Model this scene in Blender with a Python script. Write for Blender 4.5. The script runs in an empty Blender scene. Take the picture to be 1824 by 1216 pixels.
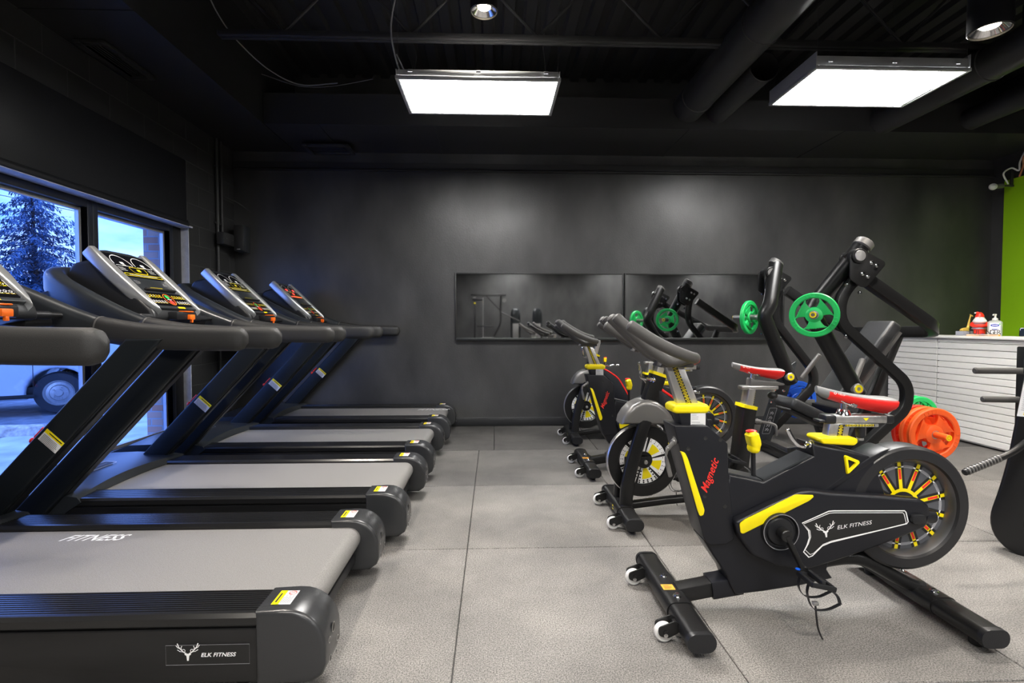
import bpy, bmesh, math, random
from mathutils import Vector, Matrix, Euler
random.seed(7)
PI = math.pi
SC = bpy.context.scene
COL = SC.collection

# ------------------------------------------------------------------ camera, world, exposure
cam_d = bpy.data.cameras.new('camera')
cam = bpy.data.objects.new('camera', cam_d)
COL.objects.link(cam)
cam.location = (0.0, 0.0, 1.2)
cam.rotation_euler = (PI/2 - math.atan(29/920), 0.0, -math.atan(32/920))
cam_d.sensor_width = 36.0
cam_d.lens = 36.0*920/1824
cam_d.clip_start = 0.05
cam_d.clip_end = 300
SC.camera = cam
SC.view_settings.view_transform = 'Standard'
SC.view_settings.look = 'None'
SC.view_settings.gamma = 1.0
SC.view_settings.use_curve_mapping = False
SC.view_settings.exposure = 1.1
try:
    SC.cycles.max_bounces = 8
    SC.cycles.sample_clamp_indirect = 6.0
    SC.cycles.use_denoising = True
except Exception:
    pass

PANEL_POWER = 21.0      # emission of the hanging ceiling panels
CAN_POWER = 110.0        # watts of each can light

world = bpy.data.worlds.new('sky')
SC.world = world
world.use_nodes = True
wn = world.node_tree
wn.nodes.clear()
w_out = wn.nodes.new('ShaderNodeOutputWorld')
w_bg = wn.nodes.new('ShaderNodeBackground')
w_tc = wn.nodes.new('ShaderNodeTexCoord')
w_map = wn.nodes.new('ShaderNodeMapping')
w_map.inputs['Scale'].default_value = (1.0, 1.0, 3.2)
w_no = wn.nodes.new('ShaderNodeTexNoise')
w_no.inputs['Scale'].default_value = 3.2
w_no.inputs['Detail'].default_value = 6.0
w_no.inputs['Roughness'].default_value = 0.55
w_ra = wn.nodes.new('ShaderNodeValToRGB')
w_ra.color_ramp.elements[0].position = 0.36
w_ra.color_ramp.elements[0].color = (0.14, 0.42, 1.0, 1)
w_ra.color_ramp.elements[1].position = 0.60
w_ra.color_ramp.elements[1].color = (0.72, 0.84, 1.0, 1)
wn.links.new(w_tc.outputs['Generated'], w_map.inputs['Vector'])
wn.links.new(w_map.outputs['Vector'], w_no.inputs['Vector'])
wn.links.new(w_no.outputs['Fac'], w_ra.inputs['Fac'])
wn.links.new(w_ra.outputs['Color'], w_bg.inputs['Color'])
w_bg.inputs['Strength'].default_value = 1.75
wn.links.new(w_bg.outputs['Background'], w_out.inputs['Surface'])

# ------------------------------------------------------------------ materials
MATS = {}
def mat(name, col, rough=0.5, metal=0.0, spec=0.5, noise=None, bump=None, emit=None, estr=0.0, coat=0.0):
    """noise=(scale, amount, stretch) varies the colour, bump=(scale, strength, stretch) the surface"""
    m = bpy.data.materials.new(name); MATS[name] = m
    m.use_nodes = True
    nt = m.node_tree; b = nt.nodes['Principled BSDF']
    b.inputs['Base Color'].default_value = (*col, 1)
    b.inputs['Roughness'].default_value = rough
    b.inputs['Metallic'].default_value = metal
    b.inputs['Specular IOR Level'].default_value = spec
    b.inputs['Coat Weight'].default_value = coat
    if emit:
        b.inputs['Emission Color'].default_value = (*emit, 1)
        b.inputs['Emission Strength'].default_value = estr
    def tex(scale, stretch, detail=4):
        tc = nt.nodes.new('ShaderNodeTexCoord'); mp = nt.nodes.new('ShaderNodeMapping')
        mp.inputs['Scale'].default_value = stretch
        n = nt.nodes.new('ShaderNodeTexNoise'); n.inputs['Scale'].default_value = scale
        n.inputs['Detail'].default_value = detail
        nt.links.new(tc.outputs['Object'], mp.inputs['Vector']); nt.links.new(mp.outputs['Vector'], n.inputs['Vector'])
        return n
    if noise:
        sc, am, st = noise
        n = tex(sc, st)
        r = nt.nodes.new('ShaderNodeValToRGB')
        lo = [max(0, c*(1-am)) for c in col]; hi = [min(1, c*(1+am)) for c in col]
        r.color_ramp.elements[0].position = 0.3; r.color_ramp.elements[0].color = (*lo, 1)
        r.color_ramp.elements[1].position = 0.7; r.color_ramp.elements[1].color = (*hi, 1)
        nt.links.new(n.outputs['Fac'], r.inputs['Fac']); nt.links.new(r.outputs['Color'], b.inputs['Base Color'])
    if bump:
        sc, am, st = bump
        n = tex(sc, st, 2)
        bp = nt.nodes.new('ShaderNodeBump'); bp.inputs['Strength'].default_value = am
        bp.inputs['Distance'].default_value = 0.01
        nt.links.new(n.outputs['Fac'], bp.inputs['Height']); nt.links.new(bp.outputs['Normal'], b.inputs['Normal'])
    return m
I3 = (1, 1, 1)
BLK = mat('black_powder_coat', (0.009, 0.009, 0.0095), 0.33, spec=0.4, bump=(220, 0.05, I3))
BLK2 = mat('black_satin_plastic', (0.012, 0.0125, 0.0145), 0.38, spec=0.4, bump=(300, 0.06, I3))
BODY = mat('blue_black_plastic', (0.0085, 0.009, 0.0125), 0.36, spec=0.4)
GREYP = mat('dark_grey_plastic', (0.022, 0.025, 0.029), 0.30, noise=(9, 0.12, I3))
CAPM = mat('charcoal_satin_plastic', (0.030, 0.031, 0.033), 0.26, bump=(400, 0.05, I3))
UPR = mat('black_gloss_paint', (0.011, 0.0135, 0.016), 0.32, spec=0.25)
PAD = mat('black_foam_grip', (0.022, 0.0215, 0.021), 0.50, bump=(700, 0.25, I3))
FOAM = mat('grey_foam_grip', (0.070, 0.067, 0.065), 0.50, bump=(600, 0.2, I3))
LEATH = mat('black_leather', (0.024, 0.025, 0.027), 0.40, bump=(160, 0.15, I3))
BELT = mat('grey_woven_belt', (0.20, 0.192, 0.186), 0.55, noise=(320, 0.28, I3), bump=(420, 0.4, I3))
RIB = mat('black_ribbed_plastic', (0.012, 0.012, 0.0125), 0.24)
SIDEP = mat('black_scuffed_panel', (0.009, 0.009, 0.0095), 0.30, noise=(3, 0.35, (1, 1, 5)))
SILV = mat('silver_plastic', (0.62, 0.63, 0.64), 0.28, metal=0.75)
STEEL = mat('brushed_steel', (0.56, 0.55, 0.54), 0.33, metal=0.9, noise=(40, 0.12, (1, 1, 0.1)))
CHROME = mat('chrome', (0.82, 0.82, 0.84), 0.12, metal=1.0)
GUN = mat('gunmetal_plastic', (0.20, 0.195, 0.19), 0.34, metal=0.55)
YEL = mat('yellow_plastic', (0.90, 0.74, 0.0), 0.38)
RED = mat('red_plastic', (0.80, 0.015, 0.012), 0.36)
ORG = mat('orange_plastic', (0.95, 0.16, 0.008), 0.40)
GRN = mat('green_rubber_plate', (0.012, 0.52, 0.115), 0.40, bump=(90, 0.06, I3))
ORP = mat('orange_rubber_plate', (0.95, 0.125, 0.018), 0.42, bump=(90, 0.06, I3))
RDP = mat('red_rubber_plate', (0.80, 0.03, 0.012), 0.42, bump=(90, 0.06, I3))
BLP = mat('blue_rubber_plate', (0.010, 0.10, 0.62), 0.40, bump=(90, 0.06, I3))
WHT = mat('white_plastic', (0.80, 0.79, 0.77), 0.4)
PRINT = mat('white_print', (0.86, 0.86, 0.86), 0.6)
REDP = mat('red_print', (0.85, 0.03, 0.02), 0.6)
BLKP = mat('black_print', (0.010, 0.010, 0.010), 0.5)
GRYP = mat('grey_print', (0.30, 0.30, 0.32), 0.6)
ORGP = mat('orange_print', (0.80, 0.36, 0.03), 0.6)
BLUP = mat('blue_print', (0.02, 0.06, 0.45), 0.6)
GRNP = mat('green_print', (0.02, 0.45, 0.08), 0.6)
GLOSS = mat('black_display_glass', (0.006, 0.006, 0.008), 0.10)
LED = mat('lit_red_segments', (0.3, 0.02, 0.02), 0.5, emit=(1, 0.05, 0.04), estr=1.2)
PAPER = mat('sticker_paper', (0.72, 0.72, 0.72), 0.55)
SADG = mat('grey_saddle_vinyl', (0.20, 0.205, 0.21), 0.42)
RING = mat('satin_black_rubber', (0.015, 0.015, 0.017), 0.38)
RIM = mat('dark_grey_satin_rim', (0.22, 0.22, 0.23), 0.30, metal=0.85)
DISC = mat('grey_disc', (0.085, 0.088, 0.10), 0.5)
# room
WALLB = mat('black_wall_paint', (0.030, 0.030, 0.031), 0.42)
CEILB = mat('black_ceiling_paint', (0.022, 0.022, 0.023), 0.6)
DUCT = mat('black_duct_paint', (0.024, 0.024, 0.025), 0.42, bump=(6, 0.05, I3))
PIPE = mat('black_pipe_paint', (0.030, 0.030, 0.031), 0.38)
FRAMEM = mat('dark_bronze_frame', (0.030, 0.033, 0.040), 0.36, metal=0.3)
ALU = mat('mill_aluminium', (0.55, 0.56, 0.58), 0.35, metal=0.7)
LPAINT = mat('pale_grey_block_paint', (0.50, 0.51, 0.54), 0.7, noise=(18, 0.12, I3), bump=(60, 0.3, I3))
GREENW = mat('lime_green_paint', (0.31, 0.60, 0.003), 0.6)
MIRROR = mat('mirror_silver', (0.80, 0.81, 0.81), 0.03, metal=1.0)
GASKET = mat('black_rubber_trim', (0.012, 0.012, 0.012), 0.5)
WHITEC = mat('white_counter_paint', (0.74, 0.73, 0.71), 0.5)
HOUS = mat('grey_metal_housing', (0.45, 0.46, 0.47), 0.42, metal=0.35)
DIFF = mat('lit_diffuser', (0.9, 0.9, 0.9), 0.5, emit=(1.0, 0.985, 0.96), estr=PANEL_POWER)
BULB = mat('lit_bulb', (0.9, 0.9, 0.9), 0.5, emit=(1.0, 0.84, 0.58), estr=14.0)
WIRE = mat('grey_cable', (0.22, 0.22, 0.22), 0.5)
WIRED = mat('dark_cable', (0.05, 0.05, 0.05), 0.5)
COPPER = mat('orange_cable', (0.62, 0.25, 0.12), 0.5)
GOLD = mat('yellow_gold_paint', (0.72, 0.50, 0.10), 0.35, metal=0.2)
WOOD = mat('pale_wood', (0.62, 0.42, 0.28), 0.6, noise=(12, 0.2, (1, 8, 1)))
STONE = mat('grey_block', (0.36, 0.37, 0.43), 0.6)
SKIN = mat('painted_skin', (0.80, 0.45, 0.22), 0.5)
# outside
PAVE = mat('concrete_pavement', (0.74, 0.75, 0.78), 0.9, noise=(2.5, 0.25, I3), bump=(30, 0.3, I3))
ASPH = mat('asphalt', (0.22, 0.24, 0.27), 0.9, noise=(5, 0.35, I3))
KERB = mat('chipped_concrete', (0.75, 0.64, 0.52), 0.9, noise=(16, 0.4, I3), bump=(20, 0.6, I3))
SPRUCE = mat('spruce_needles', (0.06, 0.13, 0.24), 0.85, noise=(4, 0.5, I3))
BARK = mat('bark', (0.06, 0.05, 0.045), 0.9)
CARP = mat('pale_car_paint', (0.70, 0.74, 0.80), 0.25, coat=0.6)
TYRE = mat('tyre_rubber', (0.028, 0.03, 0.036), 0.7)
CGLASS = mat('car_glass', (0.02, 0.03, 0.05), 0.06)
SOFF = mat('canopy_paint', (0.42, 0.52, 0.66), 0.7)

def wall_nodes():
    m = WALLB; nt = m.node_tree; b = nt.nodes['Principled BSDF']
    tc = nt.nodes.new('ShaderNodeTexCoord')
    def noi(scale, stretch, detail=5, rot=0):
        mp = nt.nodes.new('ShaderNodeMapping'); mp.inputs['Scale'].default_value = stretch
        mp.inputs['Rotation'].default_value = (0, rot, 0)
        n = nt.nodes.new('ShaderNodeTexNoise'); n.inputs['Scale'].default_value = scale; n.inputs['Detail'].default_value = detail
        nt.links.new(tc.outputs['Object'], mp.inputs['Vector']); nt.links.new(mp.outputs['Vector'], n.inputs['Vector'])
        return n
    a = noi(1.1, (1, 1, 0.9)); c = noi(1.6, (1.5, 1, 0.75), 7, 0.7); d = noi(60, I3, 2)
    r = nt.nodes.new('ShaderNodeValToRGB')
    r.color_ramp.elements[0].position = 0.3; r.color_ramp.elements[0].color = (0.029, 0.029, 0.030, 1)
    r.color_ramp.elements[1].position = 0.75; r.color_ramp.elements[1].color = (0.072, 0.071, 0.070, 1)
    nt.links.new(c.outputs['Fac'], r.inputs['Fac']); nt.links.new(r.outputs['Color'], b.inputs['Base Color'])
    mr = nt.nodes.new('ShaderNodeMapRange')
    mr.inputs['From Min'].default_value = 0.3; mr.inputs['From Max'].default_value = 0.7
    mr.inputs['To Min'].default_value = 0.30; mr.inputs['To Max'].default_value = 0.46
    nt.links.new(a.outputs['Fac'], mr.inputs['Value']); nt.links.new(mr.outputs['Result'], b.inputs['Roughness'])
    bp = nt.nodes.new('ShaderNodeBump'); bp.inputs['Strength'].default_value = 0.10; bp.inputs['Distance'].default_value = 0.01
    ad = nt.nodes.new('ShaderNodeMath'); ad.operation = 'ADD'
    nt.links.new(c.outputs['Fac'], ad.inputs[0]); nt.links.new(d.outputs['Fac'], ad.inputs[1])
    nt.links.new(ad.outputs[0], bp.inputs['Height']); nt.links.new(bp.outputs['Normal'], b.inputs['Normal'])
wall_nodes()

def floor_mat(name, k):
    m = mat(name, (0.2, 0.2, 0.2), 0.62); nt = m.node_tree; b = nt.nodes['Principled BSDF']
    tc = nt.nodes.new('ShaderNodeTexCoord')
    def noi(scale, detail, rough=0.5):
        n = nt.nodes.new('ShaderNodeTexNoise'); n.inputs['Scale'].default_value = scale; n.inputs['Detail'].default_value = detail
        n.inputs['Roughness'].default_value = rough
        nt.links.new(tc.outputs['Object'], n.inputs['Vector']); return n
    f = noi(190, 3, 0.7); g = noi(1.4, 6, 0.6); s = noi(9, 4, 0.6)
    r = nt.nodes.new('ShaderNodeValToRGB')
    r.color_ramp.elements[0].position = 0.36; r.color_ramp.elements[0].color = (0.060, 0.058, 0.055, 1)
    r.color_ramp.elements[1].position = 0.66; r.color_ramp.elements[1].color = (0.34, 0.325, 0.308, 1)
    nt.links.new(f.outputs['Fac'], r.inputs['Fac'])
    r2 = nt.nodes.new('ShaderNodeValToRGB')
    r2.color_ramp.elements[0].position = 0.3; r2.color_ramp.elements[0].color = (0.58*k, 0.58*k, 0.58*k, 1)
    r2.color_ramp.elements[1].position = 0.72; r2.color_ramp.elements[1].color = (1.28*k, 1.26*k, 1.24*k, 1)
    nt.links.new(g.outputs['Fac'], r2.inputs['Fac'])
    mx = nt.nodes.new('ShaderNodeMix'); mx.data_type = 'RGBA'; mx.blend_type = 'MULTIPLY'; mx.inputs['Factor'].default_value = 1.0
    nt.links.new(r.outputs['Color'], mx.inputs[6]); nt.links.new(r2.outputs['Color'], mx.inputs[7])
    ge = nt.nodes.new('ShaderNodeNewGeometry')
    mr = nt.nodes.new('ShaderNodeMapRange'); mr.inputs['To Min'].default_value = 0.88; mr.inputs['To Max'].default_value = 1.1
    nt.links.new(ge.outputs['Random Per Island'], mr.inputs['Value'])
    cb = nt.nodes.new('ShaderNodeCombineColor')
    for i in range(3): nt.links.new(mr.outputs['Result'], cb.inputs[i])
    m2 = nt.nodes.new('ShaderNodeMix'); m2.data_type = 'RGBA'; m2.blend_type = 'MULTIPLY'; m2.inputs['Factor'].default_value = 1.0
    nt.links.new(mx.outputs[2], m2.inputs[6]); nt.links.new(cb.outputs['Color'], m2.inputs[7])
    nt.links.new(m2.outputs[2], b.inputs['Base Color'])
    bp = nt.nodes.new('ShaderNodeBump'); bp.inputs['Strength'].default_value = 0.25; bp.inputs['Distance'].default_value = 0.004
    nt.links.new(f.outputs['Fac'], bp.inputs['Height']); nt.links.new(bp.outputs['Normal'], b.inputs['Normal'])
    mr2 = nt.nodes.new('ShaderNodeMapRange'); mr2.inputs['To Min'].default_value = 0.5; mr2.inputs['To Max'].default_value = 0.75
    nt.links.new(s.outputs['Fac'], mr2.inputs['Value']); nt.links.new(mr2.outputs['Result'], b.inputs['Roughness'])
    return m
FLOORM = floor_mat('speckled_rubber_floor', 1.0)
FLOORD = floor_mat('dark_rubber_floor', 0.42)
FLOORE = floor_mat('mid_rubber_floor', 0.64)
FLOORF = floor_mat('slightly_dark_rubber_floor', 0.86)  # one row, a little darker than the rows in front of it

def brick_mat(name, c1, c2, mortar, bw, bh, mw, axes, rough=0.6, bump=0.5):
    m = mat(name, c1, rough); nt = m.node_tree; b = nt.nodes['Principled BSDF']
    tc = nt.nodes.new('ShaderNodeTexCoord'); sp = nt.nodes.new('ShaderNodeSeparateXYZ'); cm = nt.nodes.new('ShaderNodeCombineXYZ')
    nt.links.new(tc.outputs['Object'], sp.inputs[0])
    nt.links.new(sp.outputs[axes[0]], cm.inputs[0]); nt.links.new(sp.outputs[axes[1]], cm.inputs[1])
    br = nt.nodes.new('ShaderNodeTexBrick')
    br.inputs['Scale'].default_value = 1.0
    br.inputs['Brick Width'].default_value = bw; br.inputs['Row Height'].default_value = bh
    br.inputs['Mortar Size'].default_value = mw; br.inputs['Mortar Smooth'].default_value = 0.3
    br.inputs['Color1'].default_value = (*c1, 1); br.inputs['Color2'].default_value = (*c2, 1); br.inputs['Mortar'].default_value = (*mortar, 1)
    nt.links.new(cm.outputs[0], br.inputs['Vector']); nt.links.new(br.outputs['Color'], b.inputs['Base Color'])
    bp = nt.nodes.new('ShaderNodeBump'); bp.inputs['Strength'].default_value = bump; bp.inputs['Distance'].default_value = 0.01; bp.invert = True
    nt.links.new(br.outputs['Fac'], bp.inputs['Height']); nt.links.new(bp.outputs['Normal'], b.inputs['Normal'])
    return m
BLOCKW = brick_mat('black_painted_block', (0.028, 0.028, 0.029), (0.036, 0.036, 0.037), (0.060, 0.060, 0.060), 0.40, 0.20, 0.005, (1, 2), 0.42)
BRICK = brick_mat('red_brown_brick', (0.78, 0.36, 0.22), (0.88, 0.60, 0.44), (0.60, 0.58, 0.56), 0.21, 0.071, 0.008, (0, 2), 0.85)

def glass_mat():
    m = bpy.data.materials.new('daylight_blue_window_glass'); m.use_nodes = True
    nt = m.node_tree; nt.nodes.clear()
    o = nt.nodes.new('ShaderNodeOutputMaterial'); mx = nt.nodes.new('ShaderNodeMixShader')
    t = nt.nodes.new('ShaderNodeBsdfTransparent'); g = nt.nodes.new('ShaderNodeBsdfGlossy')
    t.inputs['Color'].default_value = (0.56, 0.68, 1.0, 1)  # blue cast of the daylight is put into the glass colour
    g.inputs['Roughness'].default_value = 0.02; g.inputs['Color'].default_value = (0.9, 0.95, 1, 1)
    mx.inputs['Fac'].default_value = 0.06
    nt.links.new(t.outputs[0], mx.inputs[1]); nt.links.new(g.outputs[0], mx.inputs[2]); nt.links.new(mx.outputs[0], o.inputs['Surface'])
    return m
WGLASS = glass_mat()
def clear_mat():
    m = bpy.data.materials.new('clear_plastic'); m.use_nodes = True
    b = m.node_tree.nodes['Principled BSDF']
    b.inputs['Base Color'].default_value = (0.86, 0.92, 0.86, 1); b.inputs['Roughness'].default_value = 0.08
    b.inputs['Transmission Weight'].default_value = 0.55; b.inputs['IOR'].default_value = 1.3
    return m
CLEAR = clear_mat()

# ------------------------------------------------------------------ mesh helpers
def V(*a): return Vector(a)
class G:
    """collects faces for ONE mesh object"""
    def __init__(s): s.v = []; s.f = []; s.m = []
    def add(s, verts, faces, mi=0, xf=None):
        o = len(s.v)
        for p in verts:
            p = Vector(p); s.v.append(xf @ p if xf else p)
        for f in faces: s.f.append([o+i for i in f]); s.m.append(mi)
        return s
    def bm(s, b, mi=0, xf=None):
        b.verts.index_update()
        s.add([v.co.copy() for v in b.verts], [[v.index for v in f.verts] for f in b.faces], mi, xf); b.free(); return s
    def box(s, c, d, bev=0.0, seg=2, rot=None, mi=0):
        b = bmesh.new(); bmesh.ops.create_cube(b, size=1.0)
        for v in b.verts: v.co = Vector((v.co.x*d[0], v.co.y*d[1], v.co.z*d[2]))
        if bev > 0: bmesh.ops.bevel(b, geom=b.edges[:], offset=min(bev, 0.49*min(d)), segments=seg, profile=0.5, affect='EDGES', clamp_overlap=True)
        xf = Matrix.Translation(Vector(c))
        if rot: xf = xf @ Euler(rot).to_matrix().to_4x4()
        return s.bm(b, mi, xf)
    def prism(s, poly, a0, a1, bev=0.0, seg=2, fn=None, mi=0):
        """polygon (u,w) in XZ swept along Y from a0 to a1; fn maps (u,a,w) elsewhere"""
        b = bmesh.new()
        area = sum(poly[i][0]*poly[(i+1) % len(poly)][1]-poly[(i+1) % len(poly)][0]*poly[i][1] for i in range(len(poly)))
        pl = poly if area > 0 else poly[::-1]
        lo, hi = min(a0, a1), max(a0, a1)
        f0 = [b.verts.new((p[0], lo, p[1])) for p in pl]; f1 = [b.verts.new((p[0], hi, p[1])) for p in pl]
        b.faces.new(f0); b.faces.new(f1[::-1]); n = len(pl)
        for i in range(n): b.faces.new([f0[i], f1[i], f1[(i+1) % n], f0[(i+1) % n]])
        bmesh.ops.recalc_face_normals(b, faces=b.faces[:])
        if bev > 0:
            caps = [e for e in b.edges if abs(e.verts[0].co.y-e.verts[1].co.y) < 1e-9]
            bmesh.ops.bevel(b, geom=caps, offset=bev, segments=seg, profile=0.5, affect='EDGES', clamp_overlap=True)
        if fn:
            for v in b.verts: v.co = Vector(fn(v.co.x, v.co.y, v.co.z))
            bmesh.ops.recalc_face_normals(b, faces=b.faces[:])
        return s.bm(b, mi)
    def tube(s, path, prof=None, r=0.01, n=12, up=(0, 0, 1), closed=False, scale=None, mi=0, caps=True, dome=0.0):
        P = [Vector(p) for p in path]
        if prof is None: prof = circ(r, n)
        m = len(prof); N = len(P); rings = []
        if dome and not closed:
            t0 = (P[0]-P[1]).normalized(); t1 = (P[-1]-P[-2]).normalized()
            sc = list(scale) if scale else [1.0]*N
            pre = [P[0]+t0*dome*math.sin(a) for a in (PI/2*0.98, PI/3, PI/6)]; psc = [sc[0]*math.cos(a) for a in (PI/2*0.94, PI/3, PI/6)]
            post = [P[-1]+t1*dome*math.sin(a) for a in (PI/6, PI/3, PI/2*0.98)]; qsc = [sc[-1]*math.cos(a) for a in (PI/6, PI/3, PI/2*0.94)]
            P = pre+P+post; scale = psc+sc+qsc; N = len(P)
        upv = Vector(up).normalized(); prev = None
        for i in range(N):
            if closed: t = P[(i+1) % N]-P[i-1]
            elif i == 0: t = P[1]-P[0]
            elif i == N-1: t = P[-1]-P[-2]
            else: t = (P[i+1]-P[i]).normalized()+(P[i]-P[i-1]).normalized()
            t = t.normalized() if t.length > 1e-9 else Vector((1, 0, 0))
            sd = t.cross(upv)
            if sd.length < 0.05: sd = prev.copy() if prev else t.orthogonal()
            sd.normalize()
            if prev and sd.dot(prev) < -0.2 and up == (0, 0, 1): sd = -sd
            prev = sd; u2 = sd.cross(t).normalized()
            k = scale[i] if scale else 1.0
            rings.append([P[i]+sd*(a*k)+u2*(b*k) for a, b in prof])
        vs = [p for R in rings for p in R]; fs = []
        for i in range(N if closed else N-1):
            j = (i+1) % N
            for q in range(m): fs.append([i*m+q, i*m+(q+1) % m, j*m+(q+1) % m, j*m+q])
        if caps and not closed:
            fs.append(list(range(m))[::-1]); fs.append([(N-1)*m+q for q in range(m)])
        return s.add(vs, fs, mi)
    def lathe(s, prof, c=(0, 0, 0), axis=(0, 0, 1), n=32, mi=0, loop=False, a0=0.0, a1=2*PI, mis=None):
        """prof: list of (radius, height along axis)"""
        ax = Vector(axis).normalized(); e1 = ax.orthogonal().normalized()
        if abs(ax.dot(Vector((0, 1, 0)))) > 0.9: e1 = Vector((1, 0, 0))
        e2 = ax.cross(e1); c = Vector(c); m = len(prof); vs = []; full = abs(a1-a0-2*PI) < 1e-6
        N = n if full else n+1
        for i in range(N):
            a = a0+(a1-a0)*i/n; d = e1*math.cos(a)+e2*math.sin(a)
            for r, h in prof: vs.append(c+d*r+ax*h)
        for i in range(n):
            j = (i+1) % N
            for q in range(m if loop else m-1):
                q2 = (q+1) % m
                s.add([vs[i*m+q], vs[j*m+q], vs[j*m+q2], vs[i*m+q2]], [[0, 1, 2, 3]], mis[q] if mis else mi)
        return s
    def cyl(s, p0, p1, r, n=20, bev=0.0, mi=0):
        p0 = Vector(p0); p1 = Vector(p1); L = (p1-p0).length; b = min(bev, L*0.45, r*0.9)
        pr = [(0, 0), (r-b, 0), (r, b), (r, L-b), (r-b, L), (0, L)] if b > 0 else [(0, 0), (r, 0), (r, L), (0, L)]
        return s.lathe(pr, p0, p1-p0, n, mi)
    def ball(s, c, d, n=16, mi=0, rot=None):
        b = bmesh.new(); bmesh.ops.create_uvsphere(b, u_segments=n, v_segments=max(6, n//2), radius=1.0)
        xf = Matrix.Translation(Vector(c))
        if rot: xf = xf @ Euler(rot).to_matrix().to_4x4()
        xf = xf @ Matrix.Diagonal((d[0], d[1], d[2], 1))
        return s.bm(b, mi, xf)
def circ(r, n=12): return [(r*math.cos(2*PI*i/n), r*math.sin(2*PI*i/n)) for i in range(n)]
def ell(a, b, n=16): return [(a*math.cos(2*PI*i/n), b*math.sin(2*PI*i/n)) for i in range(n)]
def rr(w, h, r, k=3):
    o = []
    for cx, cy, a in ((w/2-r, h/2-r, 0), (-w/2+r, h/2-r, 90), (-w/2+r, -h/2+r, 180), (w/2-r, -h/2+r, 270)):
        for i in range(k+1):
            t = math.radians(a+90*i/k); o.append((cx+r*math.cos(t), cy+r*math.sin(t)))
    return o
def fil(pts, r, n=5):
    P = [Vector(p) for p in pts]; o = [P[0]]
    for i in range(1, len(P)-1):
        a = P[i-1]-P[i]; b = P[i+1]-P[i]; k = min(r, a.length*0.48, b.length*0.48)
        p0 = P[i]+a.normalized()*k; p2 = P[i]+b.normalized()*k
        for j in range(n+1):
            t = j/n; o.append(p0*(1-t)**2+P[i]*2*t*(1-t)+p2*t*t)
    o.append(P[-1]); return o
def fil2(poly, r, n=4):
    """rounds every corner of a closed 2-D polygon"""
    o = []; m = len(poly)
    for i in range(m):
        p = Vector((*poly[i], 0)); a = Vector((*poly[i-1], 0))-p; b = Vector((*poly[(i+1) % m], 0))-p
        k = min(r, a.length*0.45, b.length*0.45); p0 = p+a.normalized()*k; p2 = p+b.normalized()*k
        for j in range(n+1):
            t = j/n; q = p0*(1-t)**2+p*2*t*(1-t)+p2*t*t; o.append((q.x, q.y))
    return o
def spl(pts, n=6):
    P = [Vector(p) for p in pts]; P = [P[0]*2-P[1]]+P+[P[-1]*2-P[-2]]; o = []
    for i in range(1, len(P)-2):
        for j in range(n):
            t = j/n; a, b, c, d = P[i-1:i+3]
            o.append(0.5*((2*b)+(c-a)*t+(2*a-5*b+4*c-d)*t*t+(3*b-a-3*c+d)*t**3))
    o.append(P[-2]); return o

TXT = {}
def text_poly(s, bold=0.0):
    if (s, bold) not in TXT:
        cu = bpy.data.curves.new('t', 'FONT'); cu.body = s; cu.size = 1.0; cu.resolution_u = 3; cu.offset = bold
        ob = bpy.data.objects.new('t', cu); COL.objects.link(ob)
        bpy.context.view_layer.update()
        me = bpy.data.meshes.new_from_object(ob.evaluated_get(bpy.context.evaluated_depsgraph_get()))
        TXT[(s, bold)] = ([(v.co.x, v.co.y) for v in me.vertices], [list(p.vertices) for p in me.polygons])
        bpy.data.objects.remove(ob); bpy.data.curves.remove(cu); bpy.data.meshes.remove(me)
    return TXT[(s, bold)]
class Decal:
    """thin printing on a surface; fn(u, v, h) -> point, h is the height off the surface"""
    def __init__(s, fn, g=None): s.fn = fn; s.g = g or G(); s.h = 0.0006
    def up(s): s.h += 0.0005; return s
    def poly(s, pts, mi=0):
        s.g.add([s.fn(u, v, s.h) for u, v in pts], [list(range(len(pts)))], mi); return s
    def rect(s, u, v, w, h, mi=0): return s.poly([(u-w/2, v-h/2), (u+w/2, v-h/2), (u+w/2, v+h/2), (u-w/2, v+h/2)], mi)
    def line(s, pts, w, mi=0, closed=False):
        P = [Vector((*p, 0)) for p in pts]; N = len(P); L = []; R = []
        for i in range(N):
            if closed: t = P[(i+1) % N]-P[i-1]
            else: t = P[min(i+1, N-1)]-P[max(i-1, 0)]
            t.normalize(); n = Vector((-t.y, t.x, 0))*(w/2); L.append(P[i]+n); R.append(P[i]-n)
        for i in range(N if closed else N-1):
            j = (i+1) % N
            s.g.add([s.fn(p.x, p.y, s.h) for p in (L[i], R[i], R[j], L[j])], [[0, 1, 2, 3]], mi)
        return s
    def ring(s, u, v, r, w, mi=0, a0=0, a1=360, n=28, k=1.0):
        c = abs(a1-a0-360) < 1
        pts = [(u+r*math.cos(math.radians(a0+(a1-a0)*i/n)), v+k*r*math.sin(math.radians(a0+(a1-a0)*i/n))) for i in range(n if c else n+1)]
        return s.line(pts, w, mi, c)
    def disc(s, u, v, r, mi=0, n=24, k=1.0): return s.poly([(u+r*math.cos(2*PI*i/n), v+k*r*math.sin(2*PI*i/n)) for i in range(n)], mi)
    def text(s, t, u, v, h, mi=0, shear=0.0, rot=0.0, wide=1.0, bold=0.0):
        vs, fs = text_poly(t, bold); k = h/0.70; c, sn = math.cos(rot), math.sin(rot); o = []
        for x, y in vs:
            x, y = (x*wide+shear*y)*k, y*k; o.append(s.fn(u+x*c-y*sn, v+x*sn+y*c, s.h))
        s.g.add(o, fs, mi); return s
    def scribble(s, u0, v0, w, rows, dv, lw, mi=0, seed=1):
        rd = random.Random(seed)
        for i in range(rows): s.line([(u0, v0-i*dv), (u0+w*rd.uniform(0.62, 1.0), v0-i*dv)], lw, mi)
        return s
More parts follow.
